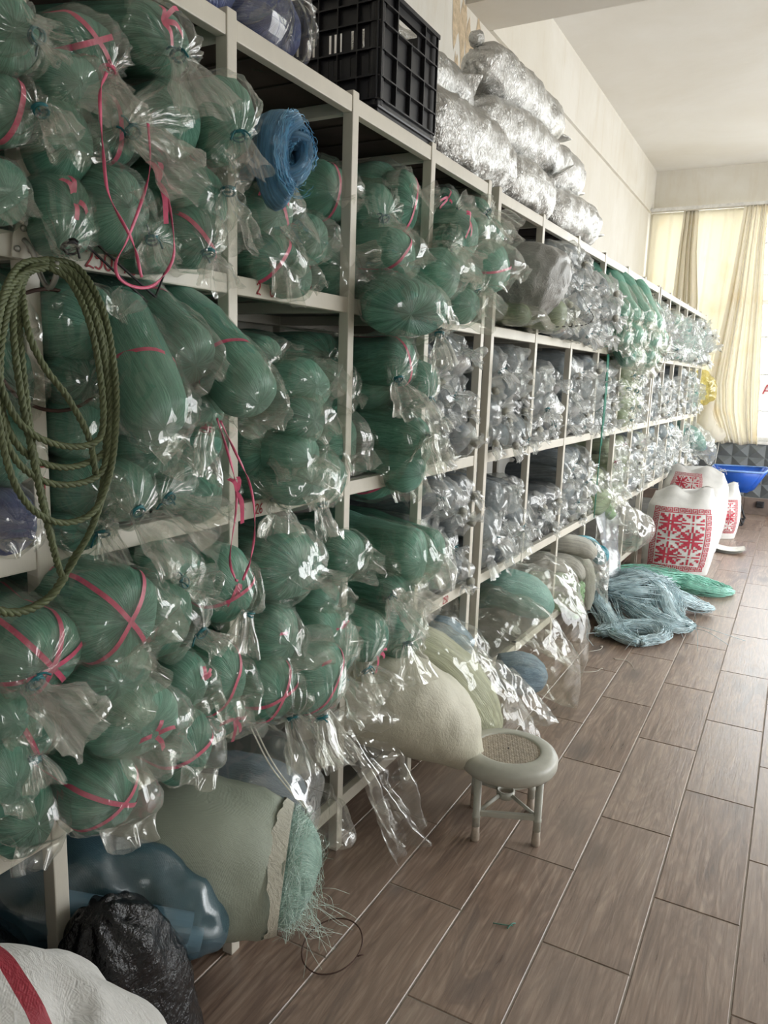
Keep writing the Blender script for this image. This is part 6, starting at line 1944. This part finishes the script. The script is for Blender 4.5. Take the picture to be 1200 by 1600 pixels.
# ------------------------------------------------------------------ stool
def stool():
    C = (-0.728, 2.283, 0.0)
    rz = math.radians(23)
    t = thing('plastic_stool', C, 'low round grey plastic stool with a woven-look seat', 'stool')
    t.rotation_euler = (0, 0, rz)
    zt = 0.285
    mb = MB()
    R_ = 0.165
    mb.lathe([(0.104, zt - 0.006), (0.106, zt - 0.001), (0.112, zt), (0.142, zt - 0.002), (0.158, zt - 0.009), (R_, zt - 0.022), (R_ - 0.001, zt - 0.045), (R_ - 0.008, zt - 0.058), (R_ - 0.014, zt - 0.06), (R_ - 0.018, zt - 0.055), (R_ - 0.016, zt - 0.02), (0.10, zt - 0.014)], 56, cap=False)
    mb.build('seat_rim', MATS['stool_grey'], t, True)
    # woven centre: relief of small tiles
    n = 26
    V, F = [], []
    N2 = 84
    g = np.linspace(-0.107, 0.107, N2)
    idx = {}
    for i, x in enumerate(g):
        for j, y in enumerate(g):
            if x * x + y * y <= 0.1068 ** 2:
                p = 0.0018 * math.sin(x * 2 * math.pi / 0.0165 + (1 if math.sin(y * math.pi / 0.0085) > 0 else -1) * 1.3) * math.cos(y * 2 * math.pi / 0.017)
                idx[i, j] = len(V)
                V.append((x, y, zt - 0.004 + p))
    for (i, j), k in idx.items():
        if (i + 1, j) in idx and (i, j + 1) in idx and (i + 1, j + 1) in idx:
            F.append((k, idx[i + 1, j], idx[i + 1, j + 1], idx[i, j + 1]))
    seat = link_mesh('woven_seat', V, F, MATS['stool_rattan'], t, False)
    mb = MB()
    mb.lathe([(0.0035, 0.0), (0.0035, 0.0012)], 12, (0, 0, zt - 0.0022))
    mb.build('hole_shade_disc', MATS['iron_black'], seat)  # small black disc in place of the dark inside of a hole
    s = 0.0985
    for sx in (-1, 1):
        for sy in (-1, 1):
            mb = MB()
            x, y = sx * s, sy * s
            mb.lathe([(0.0125, 0.05), (0.0125, 0.082), (0.014, 0.084), (0.014, 0.092), (0.0125, 0.094), (0.0125, zt - 0.012)], 18, (x, y, 0))
            mb.build('leg', MATS['stool_grey'], t, True)
            mb = MB()
            mb.lathe([(0.0128, 0.0), (0.0142, 0.003), (0.0145, 0.022), (0.0132, 0.028), (0.0128, 0.052)], 18, (x, y, 0))
            mb.build('leg_foot', MATS['stool_foot'], t, True)
    for a, b in (((-s, -s), (s, -s)), ((-s, s), (s, s)), ((-s, -s), (-s, s)), ((s, -s), (s, s))):
        if a[0] == b[0]:
            continue
        mb = MB()
        mb.box(a[0], b[0], a[1] - 0.006, a[1] + 0.006, 0.088, 0.108, 0.003)
        mb.build('stretcher', MATS['stool_grey'], t)
    mb = MB()
    a = np.linspace(0, 2 * math.pi, 33)[:-1]
    prof = [(0.024, 0.108), (0.030, 0.108), (0.031, 0.120), (0.030, 0.132), (0.024, 0.132), (0.023, 0.120), (0.024, 0.108)]
    mb.lathe(prof, 36, cap=False)
    mb.build('ring', MATS['stool_grey'], t, True)
    for sx in (-1, 1):
        for sy in (-1, 1):
            mb = MB()
            mb.tube([(sx * 0.019, sy * 0.019, 0.122), (sx * (s - 0.004), sy * (s - 0.004), 0.100)], 0.0065, 10)
            mb.build('spoke', MATS['stool_grey'], t, True)
stool()

# ------------------------------------------------------------------ rope, hook, ribbons, writing
# control points of the rope turns
ROPE = {'turns':[[(-1.084,0.852,1.66),(-1.069,0.894,1.648),(-1.006,0.882,1.581),(-0.984,0.881,1.5),(-0.972,0.874,1.419),(-0.975,0.858,1.363),(-0.977,0.791,1.343),(-0.976,0.724,1.363),(-0.972,0.682,1.416),(-0.985,0.685,1.504),(-1.026,0.731,1.586),(-1.073,0.797,1.641),(-1.084,0.852,1.66)],[(-1.075,0.844,1.655),(-1.057,0.881,1.639),(-0.99,0.861,1.569),(-0.976,0.866,1.49),(-0.966,0.86,1.41),(-0.971,0.847,1.333),(-0.972,0.786,1.317),(-0.972,0.725,1.335),(-0.968,0.679,1.39),(-0.978,0.683,1.495),(-1.01,0.725,1.577),(-1.06,0.792,1.632),(-1.075,0.844,1.655)],[(-1.075,0.845,1.662),(-1.063,0.892,1.655),(-1.004,0.887,1.591),(-0.973,0.878,1.51),(-0.959,0.869,1.43),(-0.965,0.857,1.328),(-0.969,0.823,1.269),(-0.974,0.767,1.26),(-0.968,0.709,1.295),(-0.964,0.675,1.364),(-0.966,0.666,1.47),(-1.004,0.707,1.575),(-1.065,0.785,1.643),(-1.075,0.845,1.662)],[(-1.078,0.847,1.653),(-1.06,0.88,1.635),(-0.995,0.861,1.564),(-0.982,0.863,1.49),(-0.973,0.859,1.399),(-0.978,0.852,1.306),(-0.99,0.834,1.233),(-1.004,0.811,1.191),(-1.01,0.797,1.165),(-1.006,0.783,1.188),(-0.981,0.747,1.279),(-0.974,0.724,1.387),(-0.985,0.723,1.505),(-1.026,0.754,1.589),(-1.069,0.805,1.637),(-1.078,0.847,1.653)],[(-1.076,0.846,1.657),(-1.06,0.885,1.644),(-0.994,0.868,1.573),(-0.977,0.872,1.495),(-0.966,0.865,1.415),(-0.972,0.857,1.322),(-0.98,0.835,1.25),(-0.995,0.813,1.199),(-1.004,0.797,1.169),(-1.003,0.784,1.175),(-0.975,0.74,1.28),(-0.968,0.715,1.397),(-0.979,0.709,1.505),(-1.02,0.741,1.587),(-1.064,0.797,1.637),(-1.076,0.846,1.657)],[(-1.063,0.835,1.648),(-1.044,0.86,1.629),(-0.983,0.843,1.563),(-0.969,0.847,1.485),(-0.96,0.843,1.416),(-0.962,0.829,1.381),(-0.963,0.77,1.378),(-0.961,0.705,1.407),(-0.964,0.675,1.461),(-0.977,0.678,1.521),(-1.014,0.72,1.585),(-1.053,0.78,1.629),(-1.063,0.835,1.648)]],'extra':[[(-1.04,0.769,1.609),(-0.986,0.737,1.542),(-0.977,0.754,1.493),(-0.969,0.784,1.451),(-0.968,0.819,1.391),(-0.971,0.834,1.329)]],'tail':[(-1.004,0.795,1.168),(-1.009,0.785,1.15),(-1.014,0.768,1.132),(-1.018,0.736,1.122),(-1.019,0.704,1.125),(-1.018,0.673,1.141),(-1.015,0.647,1.158)]}

def rope_tube(mb, pts, r=0.0062):
    """three-strand laid rope"""
    P = np.array(pts)
    seg = np.linalg.norm(np.diff(P, axis=0), axis=1)
    s = np.concatenate([[0], np.cumsum(seg)])
    n = int(s[-1] / 0.007)
    q = np.linspace(0, s[-1], n)
    P = np.stack([np.interp(q, s, P[:, k]) for k in range(3)], 1)
    T = np.gradient(P, axis=0)
    T /= np.linalg.norm(T, axis=1)[:, None] + 1e-9
    ref = np.array([1.0, -0.6, 0.2])
    h = np.cross(T, ref)
    h /= np.linalg.norm(h, axis=1)[:, None] + 1e-9
    v = np.cross(T, h)
    for k in range(3):
        a = 2 * math.pi * (q / 0.034 + k / 3)
        mb.tube(P + 0.5 * r * (np.cos(a)[:, None] * h + np.sin(a)[:, None] * v), 0.56 * r, 5)
def rope():
    org = (-1.10, 0.86, 1.64)
    t = thing('rope_coil', org, 'coil of olive green twisted rope hanging from the front post hook', 'rope')
    for c in ROPE['turns'] + ROPE['extra']:
        mb = MB()
        rope_tube(mb, spline(c, 110), 0.0056)
        mb.build('rope_turn', MATS['rope_green'], t, True)
    mb = MB()
    rope_tube(mb, spline(ROPE['tail'], 40), 0.0075)
    mb.build('rope_tail', MATS['rope_green'], t, True)
    for o in t.children:
        o.location = (-org[0], -org[1], -org[2])
rope()
def bracket():
    org = (XF + 0.017, 0.845, 1.665)
    t = thing('hook_bracket', org, 'small cream steel bracket with a hook on the front post', 'bracket')
    mb = MB()
    pts = [(0, -0.022, 0.0), (0, 0.022, 0.0), (0, 0.018, 0.035), (0, 0.006, 0.058), (0, -0.008, 0.058), (0, -0.018, 0.035)]
    n = len(pts)
    V = pts + [(0.003, p[1], p[2]) for p in pts]
    mb.add(V, [tuple(range(n - 1, -1, -1)), tuple(range(n, 2 * n))] + [(i, (i + 1) % n, n + (i + 1) % n, n + i) for i in range(n)])
    mb.build('plate', MATS['cream_paint'], t)
    for y, z in ((0.0, 0.047), (-0.013, 0.014), (0.013, 0.014)):
        mb = MB()
        mb.lathe([(0.0052, 0), (0.0052, 0.003), (0.003, 0.0045)], 14)
        o = mb.build('screw', MATS['metal_grey'], t, True)
        o.rotation_euler = (0, math.radians(90), 0)
        o.location = (0.003, y, z)
    mb = MB()
    mb.tube(spline([(0.004, 0.0, 0.03), (0.018, 0.004, 0.012), (0.03, 0.01, -0.03), (0.045, 0.012, -0.045), (0.062, 0.012, -0.028), (0.064, 0.012, -0.005)], 20), 0.0045, 8)
    mb.build('hook', MATS['metal_grey'], t, True)
bracket()
t = thing('wire_hoop', (-1.12, 0.9, 1.5), 'thin rusty wire hoop hanging behind the rope coil', 'wire')
mb = MB()
mb.tube([(0.01, -0.02 + 0.115 * math.cos(a), 0.02 + 0.10 * math.sin(a)) for a in np.linspace(0, 2 * math.pi, 41)[:-1]], 0.0032, 6, False, True)
mb.build('wire', MATS['wire_rust'], t, True)
mb = MB()
mb.tube([(0.01, -0.02, 0.12), (0.012, -0.025, 0.135)], 0.003, 6)
mb.build('wire_end', MATS['wire_rust'], t, True)

def ribbon_loop(name, org, strands, label, bow=None):
    t = thing(name, org, label, 'ribbon', 'pink ribbons hanging on the foreground rack')
    for s in strands:
        mb = MB()
        pts = spline(np.array(s) - np.array(org), 50)
        tw = [(0.8 * math.cos(0.25 * i) + 0.3, math.sin(0.25 * i) * 0.6, 0.25) for i in range(50)]
        T = np.gradient(pts, axis=0)
        sd = [unit(np.cross(T[i], np.array(tw[i]))) for i in range(50)]
        mb.strip(pts, sd, 0.0052)
        o = mb.build('strand', MATS['ribbon_pink'], t, True)
        m = o.modifiers.new('thickness', 'SOLIDIFY')
        m.thickness = 0.0012
    if bow is not None:
        part('bow', bow_mesh(np.array(bow) - np.array(org), (1, -0.4, 0), 0.05, 77), t)
ribbon_loop('pink_ribbon', (-1.0, 1.0, 1.7), [
    [(-1.0, 0.908, 1.945), (-0.995, 0.888, 1.90), (-0.99, 0.888, 1.80), (-0.985, 0.895, 1.755), (-0.985, 0.935, 1.70), (-0.985, 0.955, 1.645)],
    [(-1.0, 0.992, 1.895), (-0.99, 0.985, 1.83), (-0.985, 0.965, 1.78), (-0.985, 0.925, 1.70), (-0.98, 0.895, 1.66), (-0.98, 0.905, 1.635), (-0.98, 0.945, 1.627), (-0.985, 0.99, 1.64), (-0.99, 1.03, 1.68), (-0.99, 1.035, 1.72), (-0.99, 1.02, 1.79), (-1.0, 1.008, 1.806)],
], 'pink ribbon looped down in front of the number marks', (-0.995, 1.006, 1.806))
ribbon_loop('pink_ribbon', (-1.0, 1.2, 1.3), [
    [(-0.99, 1.145, 1.405), (-0.985, 1.16, 1.36), (-0.985, 1.19, 1.28), (-0.985, 1.195, 1.22), (-0.985, 1.175, 1.12), (-0.985, 1.19, 1.075), (-0.985, 1.20, 1.067)],
    [(-0.99, 1.155, 1.40), (-0.985, 1.19, 1.34), (-0.98, 1.235, 1.26), (-0.98, 1.25, 1.18), (-0.98, 1.235, 1.11), (-0.98, 1.21, 1.067)],
], 'pink ribbon hanging down in front of the second post', (-0.985, 1.195, 1.255))
# black strings dangling at the first beam
t = thing('black_string', (-1.08, 1.0, 1.62), 'crossed black strings dangling under the first beam', 'string')
for s in ([(-1.09, 0.93, 1.70), (-1.085, 1.0, 1.655), (-1.09, 1.08, 1.61)], [(-1.09, 1.14, 1.78), (-1.085, 1.12, 1.70), (-1.09, 1.08, 1.61)], [(-1.085, 0.955, 1.70), (-1.08, 1.02, 1.66), (-1.085, 1.09, 1.625)]):
    mb = MB()
    mb.tube(spline(np.array(s) - np.array([-1.08, 1.0, 1.62]), 14), 0.0022, 6)
    mb.build('string', MATS['string_black'], t, True)

# handwritten marks in red marker on the beams (children of the rack)
GL = {'2': [[(0, 0.8), (0.25, 1), (0.6, 0.85), (0.45, 0.5), (0.05, 0.05), (0.3, 0.1), (0.75, 0.0)]], '5': [[(0.65, 1), (0.15, 0.95), (0.12, 0.58), (0.5, 0.6), (0.65, 0.3), (0.4, 0.02), (0.05, 0.1)]],
      '0': [[(0.4, 1), (0.1, 0.75), (0.1, 0.25), (0.4, 0.0), (0.68, 0.25), (0.66, 0.75), (0.4, 1)]], '7': [[(0.05, 0.9), (0.35, 1), (0.7, 0.95), (0.45, 0.5), (0.3, 0.0)]], '6': [[(0.6, 1), (0.25, 0.75), (0.1, 0.3), (0.35, 0.0), (0.62, 0.2), (0.45, 0.48), (0.15, 0.35)]],
      '3': [[(0.1, 0.95), (0.5, 1), (0.6, 0.75), (0.3, 0.52), (0.62, 0.35), (0.5, 0.03), (0.08, 0.08)]]}
def write(txt, y, zc, h, parent, slant=0.1, step=0.8):
    for k, ch in enumerate(txt):
        for st in GL.get(ch, []):
            mb = MB()
            pts = spline([(0.0150, y + (k * step + p[0] + slant * p[1]) * h * 0.8, zc + (p[1] - 0.5) * h) for p in st], 22)
            T = np.gradient(pts, axis=0)
            sd = [unit(np.cross(a, (1, 0, 0))) for a in T]
            mb.strip(pts, sd, 0.0034)
            mb.build('marker_digit', MATS['marker_red'], parent, False)
write('250 75', 0.97, ZL[1], 0.032, rack1)
write('2 0', 1.455, ZL[1], 0.026, rack1, 0.1, 1.2)
write('25', 2.10, ZL[1], 0.024, rack1)
write('26', 1.45, ZL[2], 0.024, rack1)
write('2', 1.62, ZL[2], 0.024, rack1)
write('250', 2.62, ZL[3], 0.026, rack1)
mb = MB()
mb.box(0.0162, 0.0166, 0.86 - 0.015, 0.86 + 0.014, 1.322, 1.328)
mb.build('marker_stroke', MATS['marker_red'], rack1)
mb = MB()
mb.box(0.0162, 0.0166, 0.862, 0.866, 1.27, 1.305)
mb.build('marker_stroke', MATS['marker_red'], rack1)

# green strings hanging down the middle rack
t = thing('green_string', (rx(4.75) + 0.05, 4.79, 1.2), 'green cords hanging straight down the middle rack', 'string')
for k in range(4):
    mb = MB()
    y = -0.02 + 0.014 * k
    mb.tube(spline([(0, y, 0.46), (0.004, y + 0.004, 0.2), (0.0, y, -0.1 if k else -0.55)], 12), 0.0035, 6)
    mb.build('cord', MATS['string_green'], t, True)

# small litter on the floor
t = thing('twist_tie', (-0.56, 1.82, 0.0), 'small green twist tie lying on a floor tile', 'tie')
mb = MB()
mb.tube(spline([(-0.03, -0.005, 0.003), (0.0, 0.003, 0.004), (0.022, 0.012, 0.004)], 10), 0.0016, 5)
mb.build('wire', MATS['tie_green'] if 'tie_green' in MATS else m_plain('tie_green', (0.10, 0.26, 0.20), 0.5), t, True)
mb = MB()
mb.tube(spline([(0.012, -0.006, 0.004), (0.018, 0.012, 0.008), (0.024, 0.026, 0.003)], 8), 0.0022, 5)
mb.build('twisted_end', MATS['tie_green'], t, True)
for k, (x, y, a, lab) in enumerate([(-0.98, 3.98, 0.4, 'fine white thread scrap on the tile nearest the rounded clear bag'), (-0.86, 4.2, 1.2, 'curled white thread scrap beside the twine heap'), (-0.66, 4.05, 2.2, 'bent white thread scrap in front of the twine heap'), (-0.80, 3.86, 0.9, 'long white thread scrap on the floor before the heap')]):
    t = thing('thread_scrap', (x, y, 0.0), lab, 'thread', 'thread scraps on the floor')
    mb = MB()
    c, s = math.cos(a), math.sin(a)
    mb.tube(spline([(-0.08 * c, -0.08 * s, 0.002), (0.0 + 0.02 * s, -0.02 * c, 0.004), (0.05 * c, 0.07 * s, 0.002), (0.09 * c - 0.02, 0.05 * s, 0.003)], 16), 0.0013, 4)
    mb.build('thread', MATS['string_white'], t, True)
    mb = MB()
    mb.tube([(0.09 * c - 0.02, 0.05 * s, 0.003), (0.10 * c - 0.025, 0.06 * s, 0.004)], 0.002, 4)
    mb.build('thread_end', MATS['string_white'], t, True)
t = thing('wire_ring', (-0.92, 1.5, 0.0), 'thin dark wire ring on the floor by the mint netting', 'wire')
mb = MB()
mb.tube([(0.075 * math.cos(a), 0.09 * math.sin(a), 0.006 + 0.012 * (1 + math.sin(a))) for a in np.linspace(0, 2 * math.pi, 41)[:-1]], 0.002, 6, False, True)
mb.build('ring', MATS['wire_rust'], t, True)
mb = MB()
mb.tube([(0.075, 0.0, 0.018), (0.088, 0.012, 0.02)], 0.002, 5)
mb.build('ring_end', MATS['wire_rust'], t, True)
# pale cord hanging from the beam over the net sack
t = thing('pale_cord', (-1.06, 1.45, 0.4), 'two pale cords hanging from the shelf beside the net sack', 'string')
for k in range(2):
    mb = MB()
    mb.tube(spline([(-0.02, -0.09 + 0.012 * k, 0.25), (0.0, -0.03 + 0.012 * k, 0.12), (0.05, 0.05 + 0.006 * k, -0.02)], 12), 0.0022, 5)
    mb.build('cord', MATS['string_white'], t, True)
